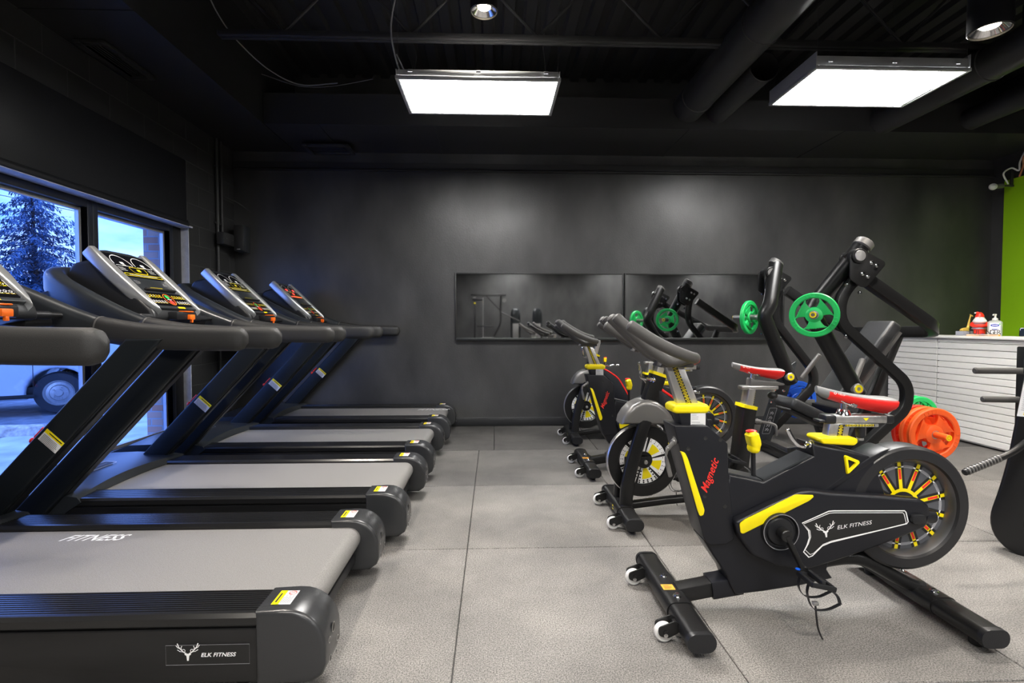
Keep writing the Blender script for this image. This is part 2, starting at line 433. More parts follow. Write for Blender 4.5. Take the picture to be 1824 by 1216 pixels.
def elk(d, u, v, k, mi=0):
    """stag head emblem: muzzle wedge, ears and a pair of branching antlers"""
    d.poly([(u-.30*k, v+.02*k), (u+.30*k, v+.02*k), (u+.24*k, v-.10*k), (u+.13*k, v-.16*k), (u+.07*k, v-.62*k), (u-.07*k, v-.62*k), (u-.13*k, v-.16*k), (u-.24*k, v-.10*k)], mi)
    for q in (-1, 1):
        d.line([(u+q*.12*k, v+.03*k), (u+q*.30*k, v+.12*k), (u+q*.55*k, v+.34*k), (u+q*.78*k, v+.62*k), (u+q*.90*k, v+.95*k)], .085*k, mi)
        d.line([(u+q*.52*k, v+.30*k), (u+q*.58*k, v+.56*k), (u+q*.50*k, v+.72*k)], .06*k, mi)
        d.line([(u+q*.68*k, v+.48*k), (u+q*.88*k, v+.58*k), (u+q*1.02*k, v+.78*k)], .06*k, mi)
        d.line([(u+q*.42*k, v+.20*k), (u+q*.66*k, v+.22*k), (u+q*.90*k, v+.38*k)], .06*k, mi)
        d.ring(u+q*.36*k, v+.28*k, .13*k, .05*k, mi, n=14)

def obj(name, g, mats, parent=None, label=None, smooth=32):
    me = bpy.data.meshes.new(name)
    me.from_pydata([tuple(p) for p in g.v], [], g.f)
    mats = mats if isinstance(mats, (list, tuple)) else [mats]
    for m in mats: me.materials.append(m)
    me.polygons.foreach_set('material_index', g.m)
    b = bmesh.new(); b.from_mesh(me); bmesh.ops.remove_doubles(b, verts=b.verts[:], dist=1e-6)
    b.to_mesh(me); b.free()
    me.polygons.foreach_set('use_smooth', [True]*len(me.polygons))
    me.set_sharp_from_angle(angle=math.radians(smooth))
    me.update()
    o = bpy.data.objects.new(name, me); COL.objects.link(o)
    if parent: o.parent = parent
    if label: o['label'] = label
    return o
def tag(o, label, cat, group=None, kind=None):
    o['label'] = label; o['category'] = cat
    if group: o['group'] = group
    if kind: o['kind'] = kind
    return o
def thing(name, label, cat, loc=(0, 0, 0), rz=0.0, group=None):
    o = bpy.data.objects.new(name, None); o.empty_display_size = 0.1; COL.objects.link(o)
    o.location = loc; o.rotation_euler = (0, 0, rz)
    return tag(o, label, cat, group)
def struct(name, g, mats, parent=None, label=None, smooth=32):
    o = obj(name, g, mats, parent, label, smooth)
    if not parent: o['kind'] = 'structure'
    return o
def copy_tree(root, loc, label, rz=None):
    r = root.copy(); COL.objects.link(r); r.location = loc; r['label'] = label
    if rz is not None: r.rotation_euler = (0, 0, rz)
    for ch in list(root.children):
        c = ch.copy(); COL.objects.link(c); c.parent = r
        for gr in list(ch.children):
            d = gr.copy(); COL.objects.link(d); d.parent = c
    return r
# ------------------------------------------------------------------ the room
XL, XR, YB = -3.0, 6.05, 6.12          # left wall, right wall, back wall
YR, XO = -5.0, 10.4                     # the hall runs on behind the camera and to the right
DECK = 4.05
def S(name, g, mats, label, cat, smooth=32): return tag(struct(name, g, mats, None, None, smooth), label, cat, None, 'structure')

g = G()
ys = [-5.0, -3.81, -2.72, -1.63, -0.535, 0.555, 1.65, 2.745, 3.835, 4.925, YB]
for r in range(len(ys)-1):
    off = 0.0 if r == len(ys)-2 else (-0.145 if r % 2 == 1 or r >= 6 else -0.145)
    x = off-3.0-0.0
    xs = [XL] + [off+k for k in range(-2, 11)] + [XO]
    for k in range(len(xs)-1):
        a, b = xs[k], xs[k+1]
        if b-a < 0.02: continue
        y0, y1 = ys[r], ys[r+1]; e = 0.0022; q = 0.005
        g.add([(a+e, y0+e, -0.012), (b-e, y0+e, -0.012), (b-e, y1-e, -0.012), (a+e, y1-e, -0.012),
               (a+e, y0+e, -q*0.5), (b-e, y0+e, -q*0.5), (b-e, y1-e, -q*0.5), (a+e, y1-e, -q*0.5),
               (a+q, y0+q, 0), (b-q, y0+q, 0), (b-q, y1-q, 0), (a+q, y1-q, 0)],
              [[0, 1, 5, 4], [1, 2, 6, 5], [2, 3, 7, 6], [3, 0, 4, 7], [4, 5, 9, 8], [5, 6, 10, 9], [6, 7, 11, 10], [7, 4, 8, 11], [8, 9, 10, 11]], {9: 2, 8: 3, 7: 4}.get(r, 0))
g.add([(XL, YR, -0.011), (XO, YR, -0.011), (XO, YB, -0.011), (XL, YB, -0.011)], [[0, 1, 2, 3]], 1)
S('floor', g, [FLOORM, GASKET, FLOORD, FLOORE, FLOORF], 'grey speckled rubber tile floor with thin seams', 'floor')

g = G().box(((XL+XO)/2, YB+0.1, 2.0), (XO-XL+0.6, 0.2, 4.3))
S('wall_back', g, WALLB, 'black painted back wall with scuffs behind the mirror', 'wall')
g = G().box(((XL+XO)/2, YR-0.1, 2.0), (XO-XL+0.6, 0.2, 4.3))
S('wall_front', g, WALLB, 'black wall opposite the mirror, seen only in its reflection', 'wall')
g = G().box((XO+0.1, 0.5, 2.0), (0.2, 12, 4.3))
S('wall_outer', g, WALLB, 'black end wall of the hall beyond the counter', 'wall')
# left wall: blocks around the big window
WT = 0.24                                # wall thickness
WY0, WY1, WZ0, WZ1 = 2.3, 5.22, 0.10, 2.165
g = G()
xc = XL-WT/2
g.box((xc, (WY1+YB)/2+0.1, 2.0), (WT, YB-WY1+0.2, 4.3))
g.box((xc, (WY0+YR)/2-0.1, 2.0), (WT, WY0-YR+0.2, 4.3))
g.box((xc, (WY0+WY1)/2, (WZ1+4.15)/2), (WT, WY1-WY0, 4.15-WZ1))
g.box((xc, (WY0+WY1)/2, (WZ0-0.15)/2), (WT, WY1-WY0, WZ0+0.15))
S('wall_left', g, BLOCKW, 'black painted block wall with the big window', 'wall', 20)
g = G().box((XR+0.06, 4.6, 2.0), (0.12, YB-3.1+0.05, 4.3))
S('wall_right', g, WALLB, 'black side wall behind the white counter', 'wall')
g = G().box((XR-0.012, 5.25, 1.45), (0.024, 1.40, 2.9))
S('trim_1', g, GREENW, 'bright lime green painted panel on the right side wall', 'wall panel')
# deck: shallow corrugated sheet with ribs running away from the camera
g = G(); x = XL-0.3; pr = []
while x < XO+0.3:
    pr += [(x, DECK), (x+0.09, DECK), (x+0.11, DECK+0.045), (x+0.18, DECK+0.045)]; x += 0.20
pr += [(x, DECK+0.2), (XL-0.3, DECK+0.2)]
g.prism(pr, YR-0.2, YB+0.2)
S('ceiling', g, CEILB, 'black corrugated metal roof deck high above the gym', 'ceiling', 20)
# boxed soffits that follow the left and the back wall
SZ = 3.2
g = G()
g.box(((XL-2.29)/2, (YR+YB)/2, (SZ+DECK)/2), (-2.29-XL, YB-YR, DECK-SZ))
g.box(((-2.29+XR)/2, (5.27+YB)/2, SZ+0.15), (XR+2.27, YB-5.27, 0.30))
for y in (3.43, 1.2, -1.0): g.box(((XL-2.29)/2, y, SZ), (-2.29-XL+0.006, 0.008, 0.012))
for x in (-1.75, -0.6, 2.0, 3.62): g.box((x, (5.27+YB)/2, SZ), (0.010, YB-5.27+0.006, 0.012))
S('trim_2', g, DUCT, 'black boxed soffit running round below the ceiling', 'soffit', 20)
g = G().prism([(0, 0), (0.04, 0), (0.04, 0.015), (0.014, 0.03), (0.014, 0.10), (0, 0.10)], XL, XR, fn=lambda u, a, w: (a, YB-u, 2.985+w))
S('trim_3', g, CEILB, 'thin black ledge along the top of the back wall', 'trim')
g = G().prism([(0, 0.012), (0.014, 0.012), (0.014, 0.094), (0.009, 0.104), (0, 0.104)], XL, XR, fn=lambda u, a, w: (a, YB-u, w))
S('baseboard_back', g, BLK2, 'black rubber baseboard along the back wall', 'baseboard')
g = G().prism([(0, 0.012), (0.014, 0.012), (0.014, 0.094), (0.009, 0.104), (0, 0.104)], WY1+0.02, YB, fn=lambda u, a, w: (XL+u, a, w))
S('baseboard_left', g, BLK2, 'black rubber baseboard in the corner by the window', 'baseboard')
# boarded panel over the window
g = G().box((XL+0.025, 3.55, 2.47), (0.05, 3.11, 0.62), 0.006)
g.prism(fil2([(0, 0), (0.075, 0), (0.075, 0.03), (0.055, 0.06), (0, 0.06)], 0.01), 2.0, 5.13, fn=lambda u, a, w: (XL+u*.8, a, 2.155+w))
S('trim_4', g, BLK2, 'black boarded panel covering the top of the window', 'wall panel')
g = G().box((XL-0.04, 3.62, 2.157), (0.18, 3.16, 0.014))
S('trim_5', g, LPAINT, 'pale painted strip under the head of the window', 'trim')
g = G().box((XL-0.045, WY1-0.006, (WZ0+WZ1)/2), (0.09, 0.012, WZ1-WZ0-0.02))
S('trim_6', g, LPAINT, 'pale grey painted block reveal beside the window', 'trim')
# window frames and panes
FX = XL-0.12
def window(name, y0, y1, label):
    g = G(); w = 0.052
    for y in (y0+w/2, y1-w/2): g.box((FX, y, (WZ0+2.15)/2), (0.10, w, 2.15-WZ0), 0.004)
    g.box((FX, (y0+y1)/2, 2.15-0.03), (0.10, y1-y0-2*w, 0.06), 0.004); g.box((FX, (y0+y1)/2, WZ0+0.04), (0.10, y1-y0-2*w, 0.08), 0.004)
    o = S(name, g, FRAMEM, label, 'window')
    s = G(); a, b, c, d = y0+w, y1-w, WZ0+0.08, 2.09
    for y in (a+0.012, b-0.012): s.box((FX-0.015, y, (c+d)/2), (0.03, 0.024, d-c))
    for z in (c+0.012, d-0.012): s.box((FX-0.015, (a+b)/2, z), (0.03, b-a-0.048, 0.024))
    obj('glazing_bead', s, ALU, o, 'bright aluminium glazing bead')
    obj('glass_pane', G().box((FX-0.02, (a+b)/2, (c+d)/2), (0.006, b-a-0.04, d-c-0.04)), WGLASS, o, 'glass pane with the blue of the daylight put into its tint')
window('window_1', WY0, 4.095, 'large window pane with spruce and parked car behind it')
window('window_2', 4.095, 5.085, 'narrow window pane beside the brick pier')
S('trim_7', G().box((FX, 5.148, 1.13), (0.10, 0.12, 2.04), 0.003), GASKET, 'dark gap strip between window frame and reveal', 'trim')

# roof joists: chords along the back wall direction with zigzag webs
def joist(y, label):
    t = thing('roof_joist', label, 'joist', (0, y, 3.48), 0, 'roof joists under the deck')
    x0, x1 = XL+0.85, XO-0.1
    if y > 3: x1 = 5.6
    obj('bottom_chord', G().box(((x0+x1)/2, -0.022, 0.0), (x1-x0, 0.036, 0.045), 0.004).box(((x0+x1)/2, 0.022, 0.0), (x1-x0, 0.036, 0.045), 0.004), PIPE, t)
    obj('top_chord', G().box(((x0+x1)/2, 0, 0.54), (x1-x0, 0.08, 0.045), 0.004), PIPE, t)
    w = G(); x = x0; k = 0
    while x+0.5 < x1:
        w.tube([(x, 0, 0.02 if k % 2 else 0.53), (x+0.5, 0, 0.53 if k % 2 else 0.02)], r=0.012, n=8); x += 0.5; k += 1
    obj('web', w, PIPE, t)
joist(4.2, 'black bar joist just behind the two hanging light panels')
joist(2.35, 'black bar joist overhead, nearer than the hanging light panels')
joist(0.5, 'black bar joist straight over the camera')

# ducts
def duct(x, z, r, y0, y1, label):
    g = G().lathe([(r, 0), (r, y1-y0)], (x, y0, z), (0, 1, 0), 36)
    g.lathe([(r-0.004, 0), (r-0.004, y1-y0)], (x, y0, z), (0, 1, 0), 36)
    k = y0
    while k < y1-0.02:
        g.lathe([(r, 0), (r+0.008, 0.004), (r+0.008, 0.02), (r, 0.024)], (x, k, z), (0, 1, 0), 36); k += 1.2
    t = obj('round_duct', g, PIPE); tag(t, label, 'duct', 'round ducts under the deck')
duct(1.98, 3.42, 0.155, 0.2, 5.27, 'thick black round duct running to the soffit between the light panels')
duct(2.28, 3.38, 0.12, 4.35, 5.27, 'short black round duct with open end beside the thick duct')
duct(4.02, 3.32, 0.14, 0.5, 5.27, 'black round duct passing behind the right light panel')
duct(4.95, 3.34, 0.11, 1.0, 5.27, 'black round duct at the far right of the ceiling')

# soffit vents
def vent(c, lx, ly, label):
    t = thing('ceiling_vent', label, 'vent', c, 0, 'air vents in the soffit')
    f = G(); w = 0.05
    for s in (-1, 1):
        f.box((s*(lx-w)/2, 0, -0.016), (w, ly, 0.03), 0.008); f.box((0, s*(ly-w)/2, -0.016), (lx-2*w, w, 0.03), 0.008)
    obj('vent_frame', f, PIPE, t)
    sl = G(); n = 5
    for i in range(n):
        if lx > ly: sl.box((0, -ly/2+w+(ly-2*w)*(i+.5)/n, -0.012), (lx-2*w, 0.022, 0.004), rot=(0.6, 0, 0))
        else: sl.box((-lx/2+w+(lx-2*w)*(i+.5)/n, 0, -0.012), (0.022, ly-2*w, 0.004), rot=(0, 0.6, 0))
    obj('louver', sl, CEILB, t)
vent((-2.83, 4.05, SZ), 0.22, 0.56, 'black air vent in the soffit above the window')
vent((-1.83, 5.88, SZ-0.03), 0.50, 0.30, 'black air vent in the soffit near the back wall')

# conduits, junction box and speaker in the corner
for i, (y, z0, label) in enumerate(((5.71, 0.12, 'black conduit pipe running down the corner wall past the junction box'), (5.80, 2.20, 'thinner black conduit beside it, ending on the junction box'))):
    p = fil([(XL+0.025, y, SZ), (XL+0.025, y-0.0*(1-i), 2.5), (XL+0.025, y, 2.4), (XL+0.025, y, z0)], 0.05)
    g = G().tube(p, r=0.016-0.003*i, n=10, up=(1, 0, 0))
    for z in (2.9, 2.3, 1.25): 
        if z > z0: g.box((XL+0.012, y, z), (0.024, 0.07, 0.022), 0.004)
    tag(obj('conduit_pipe', g, PIPE), label, 'conduit', 'conduits in the corner')
g = G().box((XL+0.088, 5.745, 2.13), (0.085, 0.22, 0.13), 0.012)
jb = tag(obj('junction_box', g, PIPE), 'black junction box on the corner wall beside the wall speaker', 'junction box')
obj('cover_screw', G().cyl((XL+0.13, 5.68, 2.13), (XL+0.135, 5.68, 2.13), 0.006, 10).cyl((XL+0.13, 5.81, 2.13), (XL+0.135, 5.81, 2.13), 0.006, 10), STEEL, jb)
sp = thing('wall_speaker', 'small black loudspeaker hung on the corner of the back wall', 'speaker', (-2.84, YB, 2.17))
obj('cabinet', G().box((0.0, -0.15, 0), (0.112, 0.16, 0.30), 0.012), GREYP, sp)
obj('grille', G().box((0.0, -0.235, 0.0), (0.100, 0.012, 0.285), 0.008), PAD, sp)
obj('badge', G().box((0.0, -0.243, -0.125), (0.035, 0.003, 0.007)), GRYP, sp)
obj('bracket', G().box((0.0, -0.035, 0.0), (0.05, 0.07, 0.09), 0.005), PIPE, sp)

# mirrors on the back wall
def mirror(x0, x1, label):
    z0, z1 = 1.022, 1.815
    t = thing('wall_mirror', label, 'mirror', ((x0+x1)/2, YB, z0), 0, 'wide mirrors on the back wall')
    w = x1-x0
    obj('mirror_glass', G().box((0, -0.030, (z1-z0)/2), (w-0.03, 0.008, z1-z0-0.03)), MIRROR, t)
    f = G()
    for s in (-1, 1): f.box((s*(w/2-0.009), -0.020, (z1-z0)/2), (0.018, 0.04, z1-z0), 0.003)
    f.box((0, -0.020, z1-z0-0.009), (w-0.036, 0.04, 0.018), 0.003); f.box((0, -0.026, 0.012), (w-0.036, 0.052, 0.03), 0.003)
    obj('mirror_frame', f, GASKET, t)
mirror(-0.46, 1.535, 'wide frameless-looking wall mirror, the one reflecting the tall cable machine')
mirror(1.545, 3.48, 'wide wall mirror, the one behind the chest press machine')

# hanging light panels
def light_panel(x0, x1, y0, y1, z, fl, label):
    t = thing('hanging_light_panel', label, 'ceiling light', ((x0+x1)/2, (y0+y1)/2, z), 0, 'hanging light panels')
    w, d = x1-x0, y1-y0
    f = G()
    for s in (-1, 1):
        f.box((s*(w/2-0.012), 0, 0.012), (0.024, d, 0.024), 0.003); f.box((0, s*(d/2-0.012), 0.012), (w-0.048, 0.024, 0.024), 0.003)
    obj('lamp_frame', f, HOUS, t)
    b = G().box((0, 0, 0.04+fl*0.25), (w-0.03, d-0.03, 0.02+fl*0.5), 0.004)
    for s in (-1, 1): b.box((s*(w/2-0.008), 0, 0.025+fl/2), (0.006, d-0.01, fl), 0.0015)
    obj('housing', b, HOUS, t)
    obj('diffuser', G().box((0, 0, 0.0165), (w-0.050, d-0.050, 0.006)), DIFF, t)
    c = G()
    for sx in (-1, 0, 1): c.box((sx*(w/2-0.11), -d/2-0.002, 0.055), (0.035, 0.008, 0.018), 0.003)
    obj('clip', c, ALU, t)
    for sx in (-1, 1):
        for sy in (-1, 1):
            wv = G().tube([(sx*(w/2-0.02), sy*(d/2-0.02), 0.02), (sx*(w/2-0.02-0.1*(sy > 0)), sy*(d/2-0.02), DECK-z-0.01)], r=0.0016, n=6, up=(1, 0, 0))
            obj('hanging_wire', wv, WIRED, t)
    return t
lp = light_panel(-0.715, 0.492, 3.82, 4.46, 2.985, 0.045, 'bright hanging light panel in the middle of the ceiling')
cb = G().tube(spl([(-0.42, -0.24, 0.06), (-0.56, -0.20, 0.07), (-0.63, -0.17, 0.24), (-0.66, -0.15, 0.48), (-0.60, -0.13, 0.8), (-0.5, -0.1, 1.05)], 8), r=0.006, n=8, up=(1, 0, 0))
cb.tube(spl([(-0.30, -0.2, 0.06), (-0.52, -0.17, 0.09), (-0.62, -0.16, 0.25)], 8), r=0.005, n=8, up=(1, 0, 0))
obj('power_cable', cb, WIRE, lp)
lp2 = light_panel(2.40, 3.60, 3.83, 4.50, 3.115, 0.10, 'bright hanging light panel with tall side flanges near the right can light')
for x, y in ((-0.1, -0.3), (3.0, -0.3), (0.6, -3.7), (4.2, -3.7), (7.6, -3.7)):  # unseen panels, added to light the floor and brighten the mirror
    light_panel(x-0.6, x+0.6, y-0.32, y+0.32, 3.05, 0.045, 'unseen hanging light panel added behind the camera')

# can lights
def can_light(c, r, h, label, aim=(0, 0, -1)):
    t = thing('can_light', label, 'ceiling light', c, 0, 'round can lights')
    obj('can_body', G().lathe([(r-0.012, 0.03), (r-0.006, 0), (r, 0.006), (r, h), (r-0.01, h+0.004), (0, h+0.004)], (0, 0, 0), (0, 0, 1), 40), HOUS if False else BLK2, t)
    obj('reflector', G().lathe([(r-0.012, 0.012), (r*0.62, 0.045), (0, 0.05)], (0, 0, 0), (0, 0, 1), 40), CHROME, t, 'bright reflector ring')
    obj('lamp_lens', G().ball((0, 0, 0.04), (r*0.48, r*0.48, 0.018), 24), BULB, t, 'glowing warm lens')
    if c[2]+h < DECK-0.02: obj('stem', G().cyl((0, 0, h), (0, 0, DECK-c[2]), 0.012, 12), BLK2, t)
    ld = bpy.data.lights.new('can_lamp', 'SPOT'); ld.energy = CAN_POWER; ld.spot_size = 1.9; ld.spot_blend = 0.7; ld.shadow_soft_size = 0.05; ld.color = (1.0, 0.92, 0.82)
    lo = bpy.data.objects.new('can_lamp', ld); COL.objects.link(lo); lo.parent = t; lo.location = (0, 0, -0.02)
can_light((-0.07, 3.83, 3.47), 0.10, 0.30, 'round can light glowing above the middle light panel')
can_light((3.02, 3.10, 2.985), 0.11, 0.42, 'tall black can light hanging at the top right')
for x, y in ((-1.7, 2.3), (-1.7, -0.4), (1.3, 0.6), (4.6, 1.6), (4.3, 4.0)):  # unseen cans: left follows the sharp shadows, counter side added for brightness
    can_light((x, y, 3.45), 0.10, 0.30, 'unseen round can light above the gym')

# loose cables under the deck and on the wall
def cable(name, pts, r, m, label): return tag(obj(name, G().tube(spl(pts, 8), r=r, n=8, up=(0.3, 1, 0.2)), m), label, 'cable')
cable('ceiling_cable', [(-2.25, 4.1, 3.95), (-2.24, 4.3, 3.75), (-2.2, 4.6, 3.64), (-2.1, 5.0, 3.59), (-1.9, 5.24, 3.57), (-1.55, 5.26, 3.60)], 0.006, WIRE, 'grey cable sagging along the inner edge of the left soffit')
cable('ceiling_cable', [(-2.22, 5.1, 3.60), (-1.9, 5.2, 3.54), (-1.6, 5.24, 3.56), (-1.2, 5.25, 3.64)], 0.005, WIRED, 'thin dark cable lying across the corner of the soffits')
cable('wall_cable', [(-2.97, 5.85, 2.62), (-2.93, 5.98, 2.60), (-2.87, 6.06, 2.56), (-2.80, 6.09, 2.50)], 0.006, WIRED, 'short black cable bent out of the corner above the wall speaker')
cable('hanging_cable', [(5.94, 5.82, 2.83), (5.86, 5.8, 2.94), (5.93, 5.78, 3.0), (6.0, 5.76, 2.97), (5.99, 5.74, 3.06), (6.02, 5.7, 3.2)], 0.009, WHT, 'white cable curling above the lime green panel')
cable('hanging_cable', [(6.02, 5.77, 2.9), (6.03, 5.74, 3.02), (5.99, 5.7, 3.1), (6.03, 5.66, 3.2)], 0.010, COPPER, 'orange cable hanging beside the lime green panel')
lb = thing('light_bulb', 'bare bulb in a socket at the corner of the lime green panel', 'bulb', (5.80, 5.83, 2.80))
obj('glass_bulb', G().ball((-0.03, 0, 0), (0.042, 0.038, 0.038), 18), WHT, lb)
obj('socket', G().cyl((0.0, 0, 0), (0.09, 0, 0.012), 0.026, 16, 0.006), GUN, lb)
obj('bracket', G().box((0.15, 0, 0.012), (0.13, 0.02, 0.02), 0.004).box((0.19, 0.0, 0.12), (0.03, 0.02, 0.22), 0.004), PIPE, lb)

# ------------------------------------------------------------------ outside the window
GZ = -0.2
g = G().add([(-60, -30, GZ-0.02), (XL-WT, -30, GZ-0.02), (XL-WT, 60, GZ-0.02), (-60, 60, GZ-0.02)], [[0, 1, 2, 3]])
S('ground', g, ASPH, 'asphalt car park outside the window', 'ground')
g = G().box((XL-WT-1.4, 5, GZ-0.01), (2.8, 60, 0.06), 0.01)
S('pavement', g, PAVE, 'concrete pavement outside the window', 'pavement')
g = G().box((-3.325, 5.56, 1.4), (0.155, 0.80, 3.6), 0.004)
S('pillar', g, BRICK, 'red brown brick pier outside beside the narrow window', 'pillar')
g = G().box((-3.90, 5.6, 2.56), (1.25, 1.5, 0.16)).box((-4.3, 4.25, 2.60), (1.95, 1.2, 0.16)).box((-4.0, 8.6, 2.62), (1.5, 4.4, 0.25))
S('roof_canopy', g, SOFF, 'canopy of the building seen outside above the window', 'canopy')
ks = tag(obj('wheel_stop', G().prism(fil2([(-0.14, 0), (0.14, 0), (0.10, 0.13), (-0.10, 0.13)], 0.03), -0.8, 0.8, 0.02, fn=lambda u, a, w: (a, u, w)), KERB), 'chipped concrete wheel stop on the pavement outside', 'kerb')
ks.location = (-6.55, 6.65, GZ); ks.rotation_euler = (0, 0, 0.12)
# power line
tag(obj('power_line', G().tube([(-34, 24, 9.2), (-24, 26.5, 7.55), (-14, 29, 5.5)], r=0.018, n=6), WIRED), 'thin power line crossing the sky behind the spruce', 'power line')
# spruce: trunk, then many drooping sprays in whorls
def spruce(loc, H, R):
    t = thing('spruce_tree', 'tall spruce tree standing outside the window', 'tree', loc)
    obj('trunk', G().tube([(0, 0, 0), (0.02, 0, H*0.5), (0, 0, H*0.99)], r=0.16, n=10, up=(1, 0, 0), scale=[1, 0.6, 0.08]), BARK, t)
    rd = random.Random(11); g = G()
    n = 30
    for i in range(n):
        f = i/(n-1); z = H*(0.10+0.885*f); rad = R*(1-f)**0.82+0.12
        nb = int(11-4*f)
        for j in range(nb):
            a = 2*PI*(j+rd.random()*0.8)/nb+i*0.7; L = rad*rd.uniform(0.62, 1.14); zz = z+rd.uniform(-0.10, 0.10)
            ca, sa = math.cos(a), math.sin(a)
            m = max(4, int(L/0.16))
            for k in range(m):
                q = (k+0.6)/m; d = L*q; dz = zz-0.30*L*q*q+0.10*L*max(0, q-0.7)
                for w in range(12):
                    s = rd.choice((-1, 1)); ln = rd.uniform(0.14, 0.30)*(1.1-0.5*q)*(0.6+0.6*(1-f)); an = a+s*rd.uniform(0.3, 1.25)
                    b = Vector((ca*d+rd.uniform(-.08, .08), sa*d+rd.uniform(-.08, .08), dz+rd.uniform(-.09, .05)))
                    e = b+Vector((math.cos(an)*ln, math.sin(an)*ln, rd.uniform(-0.17, 0.0)))
                    p = Vector((-math.sin(an), math.cos(an), rd.uniform(-.7, .7))).normalized()*rd.uniform(0.014, 0.030)
                    c = (b+e)/2
                    g.add([b, c+p, e, c-p], [[0, 1, 2, 3]])
    f = obj('foliage', g, SPRUCE, t, smooth=5); return t
spruce((-14.95, 17.4, GZ), 6.2, 3.9)
# parked car, side on to the window
def car(loc, rz):
    t = thing('parked_car', 'parked car outside the window with its wheel facing the gym', 'car', loc, rz)
    def arch(cx, r):
        return [(cx+r*math.cos(a), 0.33+r*math.sin(a)) for a in [math.radians(-12+204*i/14) for i in range(15)]]
    low = [(2.05, 0.30)] + arch(1.32, 0.40)[0:] + [(-0.85, 0.24)] + arch(-1.36, 0.40) + [(-2.1, 0.32)]
    topl = [(-2.2, 0.55), (-2.18, 0.92), (-1.35, 1.02), (-0.62, 1.50), (-0.2, 1.56), (1.1, 1.56), (1.75, 1.48), (2.12, 1.05), (2.22, 0.62)]
    obj('body', G().prism(low[:1]+low[1:]+topl, -0.86, 0.86, 0.05, 3), CARP, t)
    for s in (-1, 1):
        w = G(); y0, y1 = s*0.855, s*0.872
        w.prism(fil2([(-1.15, 1.04), (-0.58, 1.45), (-0.02, 1.48), (-0.02, 1.04)], 0.03), y0, y1, 0.004)
        w.prism(fil2([(0.04, 1.04), (0.04, 1.48), (0.98, 1.48), (0.98, 1.04)], 0.03), y0, y1, 0.004)
        w.prism(fil2([(1.06, 1.06), (1.06, 1.47), (1.62, 1.42), (1.86, 1.08)], 0.03), y0, y1, 0.004)
        obj('side_window', w, CGLASS, t)
        d = G()
        for x in (-0.98, 0.02, 1.03): d.box((x, s*0.8595, 0.66), (0.008, 0.006, 0.76))
        d.box((0.1, s*0.8595, 0.30), (1.9, 0.012, 0.06), 0.004)
        obj('door_gap', d, GASKET, t)
        h = G()
        for x in (-0.2, 0.82): h.box((x, s*0.875, 0.90), (0.17, 0.03, 0.03), 0.01)
        obj('door_handle', h, CARP, t)
        for x in (1.32, -1.36):
            ws = G().lathe([(0.20, -0.02), (0.30, -0.05), (0.33, -0.02), (0.335, 0.10), (0.31, 0.2), (0.2, 0.2)], (x, s*0.60, 0.33), (0, s, 0), 40, loop=True)
            ws.v = [Vector(p) for p in ws.v]
            wh = obj('wheel', ws, TYRE, t)
            hub = G().lathe([(0.215, 0.17), (0.20, 0.20), (0.17, 0.155), (0.13, 0.16), (0.115, 0.185), (0.06, 0.19), (0.05, 0.215), (0, 0.215)], (x, s*0.60, 0.33), (0, s, 0), 36)
            for k in range(5):
                a = 2*PI*k/5; hub.cyl((x+0.085*math.cos(a), s*0.78, 0.33+0.085*math.sin(a)), (x+0.085*math.cos(a), s*0.81, 0.33+0.085*math.sin(a)), 0.013, 8)
            obj('rim', hub, STEEL, wh)
    obj('tail_light', G().box((2.17, -0.70, 0.95), (0.10, 0.26, 0.30), 0.03).box((2.17, 0.70, 0.95), (0.10, 0.26, 0.30), 0.03), CGLASS, t)
    obj('underbody', G().box((0, 0, 0.36), (3.9, 1.5, 0.16), 0.02), GASKET, t)
    return t
car((-8.46, 8.5, GZ-0.005), 0.50)
